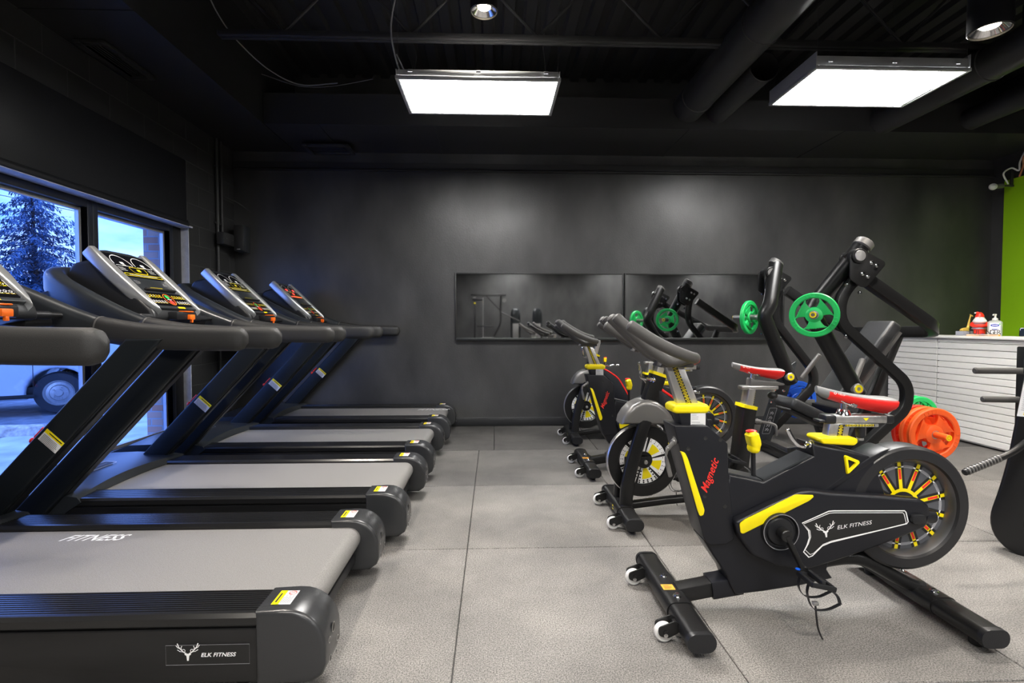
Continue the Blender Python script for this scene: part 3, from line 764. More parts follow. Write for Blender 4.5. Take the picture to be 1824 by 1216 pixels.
# ------------------------------------------------------------------ treadmills
# local frame: x = 0 at the rear end, forward is -x; y = 0 near side .. 0.93 far side
TW = 0.93
def make_treadmill(label):
    t = thing('treadmill', label, 'treadmill', (0, 0, 0), 0, 'treadmills in a row by the window')
    obj('deck_frame', G().box((-1.2, TW/2, 0.145), (2.1, TW-0.08, 0.09), 0.01), BLK, t)
    for i, y in enumerate((0.0, TW-0.165)):
        # ribbed foot rail: ridges run along x
        pr = [(0.008, 0.236), (0.0, 0.245), (0.0, 0.268), (0.010, 0.279)]
        k = 0.018
        while k < 0.150: pr += [(k, 0.280), (k+0.007, 0.280), (k+0.0085, 0.2755), (k+0.0115, 0.2755)]; k += 0.013
        pr += [(0.152, 0.281), (0.163, 0.276), (0.165, 0.245), (0.155, 0.236)]
        obj('foot_rail', G().prism(pr, -2.16, -0.215, fn=lambda u, a, w, y=y: (a, y+u, w)), RIB, t, smooth=20)
        yo = 0.006 if i == 0 else TW-0.006
        s = 1 if i == 0 else -1
        pn = obj('side_panel', G().prism(fil2([(-2.30, 0.075), (-0.215, 0.055), (-0.215, 0.232), (-2.30, 0.232)], 0.012), yo, yo+s*0.03, 0.004), SIDEP, t)
        if i == 0:
            fn = lambda u, v, h: (u, 0.006-0.0015-h, v)
            d = Decal(fn)
            d.rect(-0.372, 0.150, 0.262, 0.064, 1); d.up().line([(-0.503, 0.118), (-0.241, 0.118), (-0.241, 0.182), (-0.503, 0.182)], 0.0012, 2, True)
            d.up(); elk(d, -0.434, 0.154, 0.036, 0)
            d.text('ELK FITNESS', -0.394, 0.1435, 0.0125, 0, 0.28, 0.0, 1.12, 0.02)
            obj('logo_plate', d.g, [PRINT, BLKP, GRYP], pn, 'dark plate with white stag emblem and lettering')
        # rear end cap
        c = [(-0.222, 0.045), (-0.222, 0.286), (-0.135, 0.290)]
        c += [(-0.125+0.125*math.sin(a), 0.165+0.125*math.cos(a)) for a in [math.radians(k) for k in range(10, 91, 10)]]
        c += [(0.0, 0.11), (-0.012, 0.075), (-0.045, 0.052)]
        cp = obj('end_cap', G().prism(c, y-0.004, y+0.169, 0.016, 3), CAPM, t)
        for (yy, z, r) in ((0.085, 0.185, 0.014), (0.045, 0.165, 0.008), (0.130, 0.120, 0.008), (0.050, 0.100, 0.009), (0.11, 0.085, 0.006)):
            h = G().lathe([(r+0.003, 0.0012), (r, 0.0015), (r*0.8, 0.0004), (0, 0.0004)], (-0.001, y+yy, z), (1, 0, 0), 16, mis=[0, 1, 1])
            obj('screw_hole', h, [STEEL, GASKET], cp)
        d = Decal(lambda u, v, h, y=y: (-0.155+u, y+0.06+v, 0.2902+0.0*u+h))
        d.rect(0, 0.02, 0.062, 0.088, 0); d.up().rect(-0.0195, 0.02, 0.023, 0.088, 1)
        d.up().scribble(-0.005, 0.055, 0.022, 7, -0.0, 0.001, 2)
        for q in range(6): d.line([(-0.004+q*0.0055, -0.018), (-0.004+q*0.0055, 0.022+0.012*(q % 2))], 0.0016, 2)
        d.ring(0.014, 0.048, 0.012, 0.003, 3, n=16); d.line([(0.006, 0.040), (0.022, 0.056)], 0.003, 3)
        d.line([(-0.021, -0.012), (-0.021, 0.046)], 0.006, 2)
        obj('warning_sticker', d.g, [PAPER, YEL, BLKP, REDP], cp, 'white and yellow warning sticker')
    # belt wrapped round the rear roller
    R = 0.052; zb = 0.256; cx = -0.135
    bl = [(-2.0, zb)] + [(cx+R*math.sin(math.radians(a)), zb-R+R*math.cos(math.radians(a))) for a in range(0, 181, 15)] + [(-2.0, zb-2*R)]
    bel = obj('running_belt', G().prism(bl, 0.168, TW-0.168), BELT, t)
    obj('roller_guard', G().box((-0.13, TW/2, 0.115), (0.05, TW-0.34, 0.05), 0.01), BLK2, t)
    # motor hood
    hd = [(-1.715, 0.262), (-1.735, 0.288), (-1.80, 0.297), (-2.05, 0.306), (-2.28, 0.298), (-2.385, 0.255), (-2.40, 0.19), (-2.385, 0.06), (-2.25, 0.05), (-1.95, 0.10)]
    hg = G(); N = 13
    for i in range(N):
        f = i/(N-1); y = -0.004+f*(TW+0.008); bow = 0.05*math.sin(PI*f); lift = 0.018*math.sin(PI*f)
        hg.v += [Vector((x-(bow if k < 3 else 0)-(-bow*0.7 if 4 < k < 8 else 0)*-1, y, z+(lift if 0 < k < 5 else 0))) for k, (x, z) in enumerate(hd)]
    m = len(hd)
    for i in range(N-1):
        for k in range(m): hg.f.append([i*m+k, (i+1)*m+k, (i+1)*m+(k+1) % m, i*m+(k+1) % m]); hg.m.append(0)
    hg.f.append(list(range(m))); hg.m.append(0); hg.f.append([(N-1)*m+k for k in range(m)][::-1]); hg.m.append(0)
    hood = obj('motor_hood', hg, GREYP, t, smooth=50)
    d = Decal(lambda u, v, h: (-1.985+u, TW/2-0.03+v, 0.3245+h))
    d.line(fil2([(-0.045, -0.17), (0.045, -0.15), (0.045, 0.15), (-0.045, 0.17)], 0.02), 0.004, 0, True)
    d.poly(fil2([(-0.036, -0.155), (0.036, -0.138), (0.036, 0.138), (-0.036, 0.155)], 0.02), 1)
    d.up().line([(0.02, -0.12), (-0.02, -0.09), (0.025, -0.05)], 0.008, 0); d.line([(0.0, -0.04), (0.0, 0.12)], 0.004, 2)
    obj('hood_badge', d.g, [PRINT, BLKP, GRYP], hood)
    # uprights
    for i, y in enumerate((-0.035, 0.845)):
        pl = [(-2.107, 0.15), (-1.934, 0.15), (-1.022, 1.136), (-1.195, 1.136)]
        u = obj('upright', G().prism(pl, y, y+0.10, 0.014, 3), UPR, t)
        rl = G().prism([(-1.928, 0.16), (-1.925, 0.157), (-1.017, 1.13), (-1.023, 1.134)], y+0.03, y+0.07)
        obj('edge_strip', rl, BLK2, u)
        if i == 0: continue
        dx, dz = 0.678, 0.735
        d = Decal(lambda a, b, h, y=y: (-1.542+a*dz+b*dx, y-h, 0.655-a*dx+b*dz))
        d.rect(0, 0, 0.105, 0.066, 0); d.up().rect(0, 0.023, 0.105, 0.020, 1); d.up().line([(-0.03, 0.023), (0.045, 0.023)], 0.005, 2)
        d.scribble(-0.046, 0.004, 0.092, 6, 0.0065, 0.002, 2, 5)
        obj('notice_sticker', d.g, [PAPER, YEL, BLKP], u, 'yellow and white notice sticker')
        c = G().tube([(-1.642, y+0.03, 0.668), (-1.600, y+0.03, 0.712)], r=0.006, n=8, up=(0, 1, 0)); c.ball((-1.652, y+0.03, 0.650), (0.016, 0.014, 0.016), 10)
        obj('red_toggle', c, RDP, u, 'small red toggle')
    # hand rails
    for y in (-0.012, 0.900):
        p = spl([(-0.70, y, 1.134), (-0.95, y, 1.138), (-1.15, y, 1.150), (-1.345, y, 1.182)], 5)
        hr = obj('hand_rail', G().tube(p, rr(0.086, 0.118, 0.036, 4), scale=[1.0]*6+[1.02]*10, dome=0.05), PAD, t)
        cp = G().tube([(-1.343, y, 1.1818), (-1.350, y, 1.1835)], rr(0.089, 0.122, 0.037, 4)); obj('trim_band', cp, GUN, hr)
    # sweeping cowl that joins the rails round the front
    base = [(-1.35, -0.012, 1.182), (-1.50, 0.0, 1.235), (-1.70, 0.03, 1.325), (-1.86, 0.09, 1.395), (-1.97, 0.19, 1.445), (-2.02, 0.34, 1.462), (-2.025, 0.444, 1.464)]
    full = base+[(x, 0.888-y, z) for x, y, z in base[-2::-1]]
    pth = spl(full, 6); n = len(pth)
    scl = [1.0+0.42*math.sin(PI*i/(n-1))**0.8 for i in range(n)]
    obj('cowl', G().tube(pth, rr(0.074, 0.112, 0.034, 4), scale=scl), GREYP, t, smooth=50)
    # mast housing under the console
    hs = G().prism(fil2([(-1.99, 1.36), (-1.62, 1.20), (-1.45, 1.225), (-1.46, 1.28), (-1.77, 1.58), (-1.90, 1.55)], 0.03), 0.21, 0.70, 0.03, 3)
    obj('console_housing', hs, BLK2, t)
    for y0, y1 in ((0.06, 0.24), (0.68, 0.82)):
        w = G().prism(fil2([(-1.96, 1.37), (-1.60, 1.20), (-1.50, 1.19), (-1.50, 1.235), (-1.85, 1.40)], 0.02), y0, y1, 0.012); obj('bottle_tray', w, BLK2, t)
    # console slab: e runs up the slope, q is its normal
    e = Vector((-0.34, 0, 0.33)).normalized(); q = Vector((0.33, 0, 0.34)).normalized(); o0 = Vector((-1.462, 0.45, 1.305))
    P = lambda u, v, h: o0+Vector((0, 1, 0))*u+e*v+q*h
    L = 0.475
    con = obj('console', G().prism(fil2([(-0.205, -0.005), (0.205, -0.005), (0.205, L-0.01), (0.10, L+0.012), (-0.10, L+0.012), (-0.205, L-0.01)], 0.012), -0.045, 0.0, 0.006, fn=lambda u, a, w: P(u, w, a)), GREYP, t)
    for s in (-1, 1):
        pl = [(0.196, -0.035), (0.222, 0.02), (0.247, 0.14), (0.255, 0.27), (0.248, 0.40), (0.232, L+0.012), (0.192, L+0.016), (0.186, 0.36), (0.184, 0.2), (0.187, 0.08)]
        obj('side_rail', G().prism([(s*a, b) for a, b in pl], -0.058, 0.014, 0.014, 3, fn=lambda u, a, w: P(u, w, a)), SILV, con, 'silver side rail')
    obj('display', G().box((0, 0, 0), (0.366, 0.195, 0.002)).v and G().prism(fil2([(-0.183, 0.252), (0.183, 0.252), (0.183, 0.455), (-0.183, 0.455)], 0.008), 0.0, 0.0025, fn=lambda u, a, w: P(u, w, a)), GLOSS, con)
    obj('keypad', G().prism(fil2([(-0.183, 0.015), (0.183, 0.015), (0.183, 0.125), (-0.183, 0.125)], 0.006), 0.0, 0.0025, fn=lambda u, a, w: P(u, w, a)), GLOSS, con)
    obj('book_ledge', G().prism([(-0.14, 0.140), (0.14, 0.140), (0.14, 0.152), (-0.14, 0.152)], 0.0, 0.018, 0.003, fn=lambda u, a, w: P(u, w, a)), BLK2, con)
    d = Decal(lambda u, v, h: P(u, v, 0.0026+h))
    for s in (-1, 1):
        d.ring(s*0.088, 0.365, 0.076, 0.0045, 0, -5, 185, 22); d.rect(s*0.088, 0.375, 0.03, 0.017, 0)
        d.line([(s*0.088-0.07, 0.352), (s*0.088+0.07, 0.352)], 0.003, 0)
        d.line([(s*0.088-0.012, 0.359), (s*0.088+0.016, 0.359)], 0.005, 0)
        d.scribble(s*0.128-0.035, 0.335, 0.065, 4, 0.009, 0.0018, 0, 3)
    d.line(fil2([(-0.06, 0.292), (0.06, 0.292), (0.07, 0.345), (-0.07, 0.345)], 0.02), 0.003, 1, True); d.rect(0, 0.32, 0.03, 0.02, 1)
    d.line(fil2([(-0.165, 0.264), (0.165, 0.264), (0.165, 0.284), (-0.165, 0.284)], 0.01), 0.003, 1, True); d.line([(-0.13, 0.274), (0.12, 0.274)], 0.003, 0)
    obj('display_print', d.g, [PRINT, YEL], con)
    d = Decal(lambda u, v, h: P(u, v, 0.0026+h))
    for r, v in ((0, 0.096), (1, 0.048)):
        for k in range(5):
            for s in (-1, 1):
                u = s*(0.062+0.0255*k)
                d.ring(u, v, 0.0100, 0.0020, 1 if r == 0 else 0, 20, 330, 10); d.disc(u, v, 0.0036, 2 if (r == 0 and k < 2) else 0, 8); d.line([(u-0.011, v-0.012), (u+0.011, v-0.012)], 0.0018, 1)
    d.ring(0, 0.07, 0.040, 0.005, 3, n=24, k=1.15); d.disc(0, 0.092, 0.017, 4, 16); d.disc(0, 0.047, 0.019, 5, 16); d.line([(-0.02, 0.07), (0.02, 0.07)], 0.004, 0)
    obj('keypad_print', d.g, [PRINT, YEL, ORGP, ORG, GRNP, REDP], con)
    d = Decal(lambda u, v, h: P(u, v, h)); d.rect(0, 0.168, 0.115, 0.013, 0); d.rect(0.045, 0.004, 0.07, 0.014, 0)
    d.scribble(-0.15, 0.225, 0.05, 4, 0.008, 0.002, 1); d.scribble(0.10, 0.225, 0.05, 4, 0.008, 0.002, 1)
    obj('yellow_label', d.g, [YEL, GRYP], con, 'yellow printed labels')
    # safety key and pulse bar
    k = G().box((-1.435, 0.45, 1.256), (0.06, 0.20, 0.05), 0.01)
    kb = obj('key_holder', k, BLK2, t)
    obj('safety_key', G().box((-1.40, 0.478, 1.250), (0.026, 0.052, 0.032), 0.005).box((-1.396, 0.478, 1.228), (0.014, 0.018, 0.024), 0.004), ORG, kb, 'orange safety key')
    obj('red_bar', G().box((-1.425, 0.475, 1.284), (0.045, 0.085, 0.007), 0.003), ORG, kb, 'orange red strip')
    for s, y0, y1 in ((-1, 0.06, 0.34), (1, 0.56, 0.83)):
        pb = obj('pulse_bar', G().cyl((-1.475, y0, 1.245), (-1.475, y1, 1.245), 0.014, 16), CHROME if False else BLK, t)
        obj('pulse_grip', G().cyl((-1.475, y0+0.06, 1.245), (-1.475, y1-0.06, 1.245), 0.019, 18, 0.003), BLK2, pb)
    for x, y in ((-0.3, 0.1), (-0.3, TW-0.1), (-2.1, 0.1), (-2.1, TW-0.1)):
        obj('levelling_foot', G().cyl((x, y, 0), (x, y, 0.05), 0.03, 18, 0.006).cyl((x, y, 0.05), (x, y, 0.13), 0.012, 12), GASKET, t)
    return t, bel, con
TM, TB, TC = make_treadmill('nearest treadmill of the row, with stag emblem plate on its side')
TM.location = (-0.542, 1.645, 0)
lab = ('second treadmill in the row, its console standing clear of the window frame',
       'third treadmill in the row, its console against the black block wall',
       'farthest treadmill, closest to the back wall, with red lit display')
tms = [TM]
for (x, y), l in zip(((-0.475, 2.79), (-0.465, 3.95), (-0.44, 5.13)), lab): tms.append(copy_tree(TM, (x, y, 0), l))
def belt_words(root, x, y, h, w=1.45):
    belt = [c for c in root.children if c.name.startswith('running_belt')][0]
    d = Decal(lambda u, v, hh: (u, v, 0.256+hh)); d.text('FITNESS', x, y, h, 0, 0.40, 0.0, w, 0.014)
    d.h += 0.0002
    obj('belt_lettering', d.g, [PRINT], belt, 'white slanted lettering')
belt_words(tms[0], -1.37, 0.655, 0.062, 0.84); belt_words(tms[3], -0.42, 0.62, 0.075, 0.9)
# the farthest display shows red figures
con3 = [c for c in tms[3].children if c.name.startswith('console') and 'housing' not in c.name][0]
e = Vector((-0.34, 0, 0.33)).normalized(); q = Vector((0.33, 0, 0.34)).normalized()
d = Decal(lambda u, v, h: Vector((-1.462, 0.45, 1.305))+Vector((0, 1, 0))*u+e*v+q*(0.0045+h))
for u, v in ((-0.088, 0.375), (0.088, 0.375), (0, 0.32)): d.rect(u, v, 0.045, 0.024, 0)
d.line([(-0.14, 0.274), (0.14, 0.274)], 0.012, 0)
obj('lit_segments', d.g, [LED], con3, 'red lit figures')
# ------------------------------------------------------------------ spin bikes
# local frame: origin on the floor under the front stabiliser, x towards the rear, y across (camera side is -y)
def stab(t, name, x, half, wheels, labelled):
    p = [(x, -half, 0.062), (x, half, 0.062)]
    st = obj(name, G().tube(p, rr(0.105, 0.066, 0.030, 5)), BLK, t)
    for s in (-1, 1):
        obj('end_cap', G().tube([(x, s*(half-0.004), 0.062), (x, s*(half+0.016), 0.062)], rr(0.110, 0.071, 0.033, 5), scale=[1, 0.96]), BLK2, st)
        obj('levelling_foot', G().cyl((x, s*(half-0.06), 0), (x, s*(half-0.06), 0.035), 0.024, 16, 0.004), GASKET, st)
        if wheels:
            y = s*half*0.66
            a = G().prism(fil2([(x-0.125, 0.034), (x-0.125, 0.064), (x-0.06, 0.088), (x-0.045, 0.075), (x-0.045, 0.045), (x-0.09, 0.022)], 0.012), y-0.026, y-0.020)
            a.prism(fil2([(x-0.125, 0.034), (x-0.125, 0.064), (x-0.06, 0.088), (x-0.045, 0.075), (x-0.045, 0.045), (x-0.09, 0.022)], 0.012), y+0.020, y+0.026)
            a.box((x-0.055, y, 0.066), (0.018, 0.041, 0.018), 0.003); a.cyl((x-0.098, y-0.030, 0.045), (x-0.098, y+0.030, 0.045), 0.009, 10)
            br = obj('wheel_bracket', a, BLK, st)
            w = G().lathe([(0.012, -0.015), (0.030, -0.016), (0.035, -0.010), (0.035, 0.010), (0.030, 0.016), (0.012, 0.015)], (x-0.098, y, 0.035), (0, 1, 0), 28)
            w.cyl((x-0.098, y-0.030, 0.035), (x-0.098, y+0.030, 0.035), 0.008, 12, mi=1)
            obj('transport_wheel', w, [WHT, STEEL], st, 'white transport wheel')
    pl = G().tube([(x, -0.13, 0.063), (x, 0.13, 0.063)], rr(0.113, 0.072, 0.034, 5))
    sd = obj('saddle_plate', pl, BLK, st)
    for y in (-0.085, 0.085):
        obj('bolt', G().lathe([(0.017, 0), (0.017, 0.003), (0.011, 0.004), (0.011, 0.010), (0.006, 0.014), (0, 0.014)], (x, y, 0.099), (0, 0, 1), 12), CHROME, st)
    if labelled:
        d = Decal(lambda u, v, h: (x-0.012+u, -0.01+v, 0.0992+h)); d.rect(0, 0, 0.050, 0.045, 0); d.up().scribble(-0.018, 0.012, 0.036, 4, 0.008, 0.003, 1)
        obj('amber_sticker', d.g, [ORGP, BLKP], st, 'small amber sticker')
    return st
def handlebar(t, ax, az):
    o = Vector((ax, 0, az))
    hb = obj('handlebar', G().tube(spl([o+V(-.235, -.205, .158), o+V(-.15, -.20, .105), o+V(-.075, -.19, .068), o+V(0.0, -.165, .040), o+V(.045, -.115, .030), o+V(.058, 0, .028), o+V(.045, .115, .030), o+V(0.0, .165, .040), o+V(-.075, .19, .068), o+V(-.15, .20, .105), o+V(-.235, .205, .158)], 6), r=0.0225, n=16, dome=0.012), FOAM, t)
    for s in (-1, 1):
        obj('aero_horn', G().tube(spl([o+V(.045, s*.05, .025), o+V(-.03, s*.055, .012), o+V(-.11, s*.06, .060), o+V(-.185, s*.055, .128), o+V(-.25, s*.045, .190)], 6), r=0.0225, n=16, dome=0.012), FOAM, hb)
    obj('stem_shroud', G().prism(fil2([(ax-.075, az-.012), (ax+.07, az-.012), (ax+.065, az+.012), (ax+.02, az+.042), (ax-.03, az+.045)], 0.012), -0.055, 0.055, 0.016, 3), FOAM, hb)
    return hb
def saddle(t, x0, z0, L, tilt):
    """nose at (x0, z0), running back L metres and dropping by tilt"""
    g = G(); N = 15; m = 18; rings = []
    for i in range(N):
        f = i/(N-1); w = 0.018+0.050*max(0, (f-0.28)/0.72)**1.25+0.012*min(1, f*4); w *= 1.0 if f < 0.93 else 0.90
        hh = 0.026+0.034*f**1.4; hh *= 1.0 if f < 0.95 else 0.75
        z = z0-tilt*f-0.010*math.sin(PI*f)
        if i == 0: w *= 0.6; hh *= 0.6
        rings.append([Vector((x0+L*f, w*math.cos(2*PI*k/m), z+(0.016*math.sin(2*PI*k/m) if math.sin(2*PI*k/m) > 0 else hh*math.sin(2*PI*k/m)))) for k in range(m)])
    vs = [p for r in rings for p in r]
    for i in range(N-1):
        for k in range(m):
            top = 1 <= k < m//2-1
            red = (not top and i > 1)
            g.add([vs[i*m+k], vs[i*m+(k+1) % m], vs[(i+1)*m+(k+1) % m], vs[(i+1)*m+k]], [[0, 1, 2, 3]], 1 if red else 0)
    g.add(rings[0], [list(range(m))[::-1]], 0); g.add(rings[-1], [list(range(m))], 1)
    sd = obj('saddle', g, [SADG, RED], t, 'red sided grey saddle', smooth=50)
    r = G()
    for s in (-1, 1): r.tube(spl([(x0+0.07, s*.012, z0-.022), (x0+.12, s*.022, z0-.058), (x0+.20, s*.022, z0-.066), (x0+L*.86, s*.035, z0-tilt-.028)], 6), r=0.0038, n=8)
    obj('saddle_rail', r, CHROME, sd)
    d = Decal(lambda u, v, h: (x0+.055+u, -0.041-0.012*min(1, max(0, u/.07))-h, z0-.011-0.13*u+v))
    d.ring(0.0, 0.0, 0.0045, 0.002, 0, n=10); d.text('VELO', 0.009, -0.004, 0.008, 0, 0.2, -0.12)
    obj('saddle_mark', d.g, [PRINT], sd)
    return sd
def crank(t, c, end, y, s, ped):
    """crank from c to end (x, z); pedal sticks out sideways"""
    (x0, z0), (x1, z1) = c, end
    cr = obj('crank', G().tube([(x0, y, z0), ((x0+x1)/2, y+s*.008, (z0+z1)/2), (x1, y+s*.014, z1)], rr(0.018, 0.030, 0.006, 2), scale=[1.15, 1, 0.9], up=(0, 1, 0)).cyl((x0, y-s*.03, z0), (x0, y+s*.014, z0), 0.024, 20, 0.003).cyl((x1, y, z1), (x1, y+s*.026, z1), 0.018, 16, 0.003), BLK, t)
    ya, yb = y+s*.03, y+s*.125
    p = G().box((x1+.012, (ya+yb)/2, z1), (0.016, yb-ya if yb > ya else ya-yb, 0.022), 0.004)
    for dx in (-.030, .054): p.box((x1+dx, (ya+yb)/2, z1-.004-(dx > 0)*.02), (0.012, abs(yb-ya), 0.020), 0.003)
    for yy in (ya, yb):
        p.box((x1+.012, yy, z1-.012), (0.095, 0.010, 0.018), 0.003, rot=(0, 0.22, 0))
    pd = obj('pedal', p, BLK2, t)
    d = G().cyl((x1-.03, ya-s*.002, z1+.010), (x1-.03, ya-s*.002, z1+.013), 0.009, 14); obj('blue_dot', d, [BLP], pd, 'small blue dot')
    k = G()
    for yy, dd in ((y+s*.045, .085), (y+s*.10, .105)):
        k.tube(spl([(x1-.032, yy, z1-.01), (x1-.036, yy, z1-.05), (x1-.012, yy, z1-dd), (x1+.04, yy, z1-dd-.006), (x1+.085, yy+s*.01, z1-dd+.02)], 5), rr(0.002, 0.016, 0.0009, 1), up=(0, 1, 0))
    k.tube(spl([(x1+.085, y+s*.04, z1-.062), (x1+.10, y+s*.07, z1-.075), (x1+.085, y+s*.11, z1-.085)], 5), rr(0.012, 0.003, 0.0012, 1))
    obj('toe_cage', k, BLK2, pd)
    st = G().tube(spl([(x1+.012, y+s*.075, z1-.098), (x1+.014, y+s*.08, z1-.15), (x1+.020, y+s*.083, z1-.195), (x1+.034, y+s*.088, z1-.232)], 6), rr(0.012, 0.0025, 0.001, 1), up=(1, 0, 0)); st.box((x1+.012, y+s*.075, z1-.1), (0.022, 0.016, 0.014), 0.003, mi=1)
    obj('toe_strap', st, [BLK2, STEEL], pd)
def clamp_lever(t, base, path, m=CHROME):
    a = Vector(base); b = Vector(path[0])
    k = G().cyl(a, a+(b-a)*0.45, 0.013, 14, 0.003).cyl(a+(b-a)*.12, a+(b-a)*.2, 0.016, 14); k.cyl(a+(b-a)*0.4, b, 0.009, 12, 0.002)
    lv = obj('clamp_lever', k, m, t)
    obj('lever_arm', G().tube(spl([tuple(b)]+list(path[1:]), 5), ell(0.0045, 0.009, 10), dome=0.005), m, lv)
def ruler(d, u0, v0, u1, v1, w, n, mi=0, seed=0):
    """printed height scale: short ticks and blocks along a line"""
    dx, dy = u1-u0, v1-v0; L = math.hypot(dx, dy); dx /= L; dy /= L; rd = random.Random(seed)
    for i in range(n):
        f = L*(i+.5)/n; a, b = u0+dx*f, v0+dy*f; k = w*(0.5 if i % 2 else 0.28)
        d.line([(a-dy*k, b+dx*k), (a+dy*k*0.9, b-dx*k*0.9)], L/n*0.42, mi)

def make_bike_a(label):
    t = thing('spin_bike', label, 'exercise bike', (0, 0, 0), 0, 'spin bikes in a row')
    stab(t, 'front_stabilizer', 0.0, 0.325, True, True)
    stab(t, 'rear_stabilizer', 1.075, 0.335, False, False)
    obj('frame_tube', G().tube([(0.03, 0, 0.072), (0.24, 0, 0.108)], rr(0.074, 0.062, 0.008, 2)), BLK, t)
    obj('frame_collar', G().tube([(0.165, 0, 0.096), (0.29, 0, 0.116)], rr(0.092, 0.078, 0.010, 2)), BODY, t)
    obj('rear_tube', G().tube(spl([(0.60, 0, 0.20), (0.74, 0, 0.218), (0.83, 0, 0.205), (0.94, 0, 0.145), (1.03, 0, 0.098), (1.08, 0, 0.085)], 6), rr(0.085, 0.055, 0.020, 4)), BLK, t)
    # main body
    bd = [(.117, .319), (.160, .250), (.216, .169), (.235, .12), (.255, .085), (.38, .098), (.531, .119), (.666, .147), (.640, .185), (.654, .234), (.687, .257), (.84, .302), (.90, .45), (.825, .654), (.713, .683), (.563, .712), (.574, .660), (.365, .556), (.22, .588), (.205, .45)]
    body = obj('body_shell', G().prism(bd, -0.058, 0.058, 0.010, 3), BODY, t)
    ch = G()
    ch.prism([(.372, .556), (.570, .655), (.566, .663), (.367, .563)], -0.05, 0.05); ch.prism([(.222, .588), (.362, .556), (.362, .562), (.222, .594)], -0.05, 0.05)
    obj('top_groove', ch, GREYP, body)
    # front column with the lettering
    fc = [(-.015, .794), (.125, .791), (.207, .72), (.213, .586), (.234, .401), (.240, .325), (.205, .304), (.138, .303), (.114, .326), (.078, .456), (.013, .685)]
    col = obj('front_shroud', G().prism(fil2(fc, 0.008, 3), -0.072, 0.072, 0.008, 3), BODY, t)
    d = Decal(lambda u, v, h: (u, -0.0722-h, v))
    d.text('Magnetic', 0.122, 0.516, 0.032, 0, 0.42, math.radians(70), 0.86, 0.008)
    obj('red_lettering', d.g, [REDP], col, 'red slanted script lettering')
    y = G()
    ys = fil2([(.010, .692), (.030, .684), (.042, .660), (.113, .448), (.108, .428), (.094, .424), (.084, .448), (.020, .668)], 0.006)
    y.prism(ys, -0.0775, -0.066, 0.004).prism(ys, 0.066, 0.0775, 0.004)
    obj('accent_strip', y, YEL, col, 'yellow accent strip')
    for x, z in ((.045, .70), (.115, .742), (.176, .735), (.115, .505), (.198, .462)):
        obj('screw_hole', G().lathe([(0.008, 0.0), (0.008, 0.0012), (0.006, 0.0004), (0, 0.0004)], (x, -0.0722, z), (0, -1, 0), 14), GASKET, col)
    # neck, collar, sliding post
    nk = obj('neck', G().prism(fil2([(.010, .845), (.120, .845), (.163, .755), (.035, .755)], 0.01), -0.045, 0.045, 0.012, 3), BODY, t)
    d = Decal(lambda u, v, h: (u, -0.0452-h, v)); d.rect(.094, .815, .062, .050, 0); d.up().scribble(.067, .832, .030, 3, .008, .002, 1); d.scribble(.067, .802, .052, 2, .008, .002, 1)
    obj('white_sticker', d.g, [PAPER, GRYP], nk, 'white sticker')
    obj('post_collar', G().prism(fil2([(-.014, .846), (.002, .838), (.128, .838), (.142, .848), (.142, .866), (.128, .878), (.0, .878), (-.014, .868)], 0.008), -0.052, 0.052, 0.014, 3), YEL, t, 'yellow post collar')
    fp = obj('handlebar_post', G().prism([(.022, .86), (.112, .86), (.040, 1.036), (-.035, 1.036)], -0.022, 0.022, 0.006, 2), STEEL, t)
    d = Decal(lambda u, v, h: (u, -0.0222-h, v)); d.poly([(.054, .872), (.078, .872), (.013, 1.030), (-.009, 1.030)], 0); d.up(); ruler(d, .066, .876, .003, 1.026, 0.020, 26, 1)
    obj('height_scale', d.g, [BLKP, YEL], fp, 'black strip with yellow height scale')
    obj('stem_plate', G().box((0.0, 0, 1.040), (0.105, 0.075, 0.012), 0.004), STEEL, fp)
    handlebar(t, 0.004, 1.040)
    # seat column
    obj('post_collar', G().prism(fil2([(.606, .722), (.620, .708), (.752, .700), (.766, .712), (.766, .728), (.752, .735), (.618, .738), (.606, .732)], 0.006), -0.050, 0.050, 0.012, 3), YEL, t, 'yellow post collar')
    rp = obj('seat_post', G().prism([(.650, .70), (.738, .70), (.752, .790), (.664, .790)], -0.022, 0.022, 0.005), STEEL, t)
    d = Decal(lambda u, v, h: (u, -0.0222-h, v)); d.poly([(.692, .728), (.716, .728), (.724, .784), (.702, .784)], 0); d.up(); ruler(d, .704, .730, .713, .782, 0.020, 9, 1)
    obj('height_scale', d.g, [BLKP, YEL], rp, 'black strip with yellow height scale')
    sl = G().box((.795, 0, .806), (.225, .056, .034), 0.006); sl.box((.775, 0, .780), (.20, .044, .016), 0.004)
    so = obj('seat_slider', sl, STEEL, t)
    obj('slider_cap', G().box((.665, 0, .806), (.050, .060, .038), 0.010).box((.636, 0, .798), (.04, .05, .012), 0.005), BLK2, so)
    obj('slider_cap', G().box((.920, 0, .805), (.035, .060, .036), 0.008), BLK2, so)
    d = Decal(lambda u, v, h: (u, -0.0282-h, v)); d.poly([(.800, .812), (.826, .812), (.813, .799)], 0); d.h = -0.0055; d.rect(.79, .780, .13, .009, 1); d.up(); ruler(d, .728, .780, .852, .780, 0.010, 18, 0)
    obj('slider_mark', d.g, [YEL, BLKP], so)
    obj('slider_knob', G().cyl((.81, 0, .775), (.81, 0, .725), 0.018, 16, 0.004).cyl((.81, 0, .725), (.81, 0, .712), 0.014, 16, 0.003, 1), [BLK2, STEEL], so)
    sp = G().cyl((.735, 0, .82), (.735, 0, .885), 0.0135, 18).lathe([(0.03, 0), (0.022, 0.02), (0.018, 0.024)], (.735, 0, .822), (0, 0, 1), 20); sp.cyl((.765, -.03, .868), (.765, .03, .868), 0.014, 14, 0.004)
    obj('saddle_clamp', sp, CHROME, t)
    saddle(t, .615, .930, .305, .048)
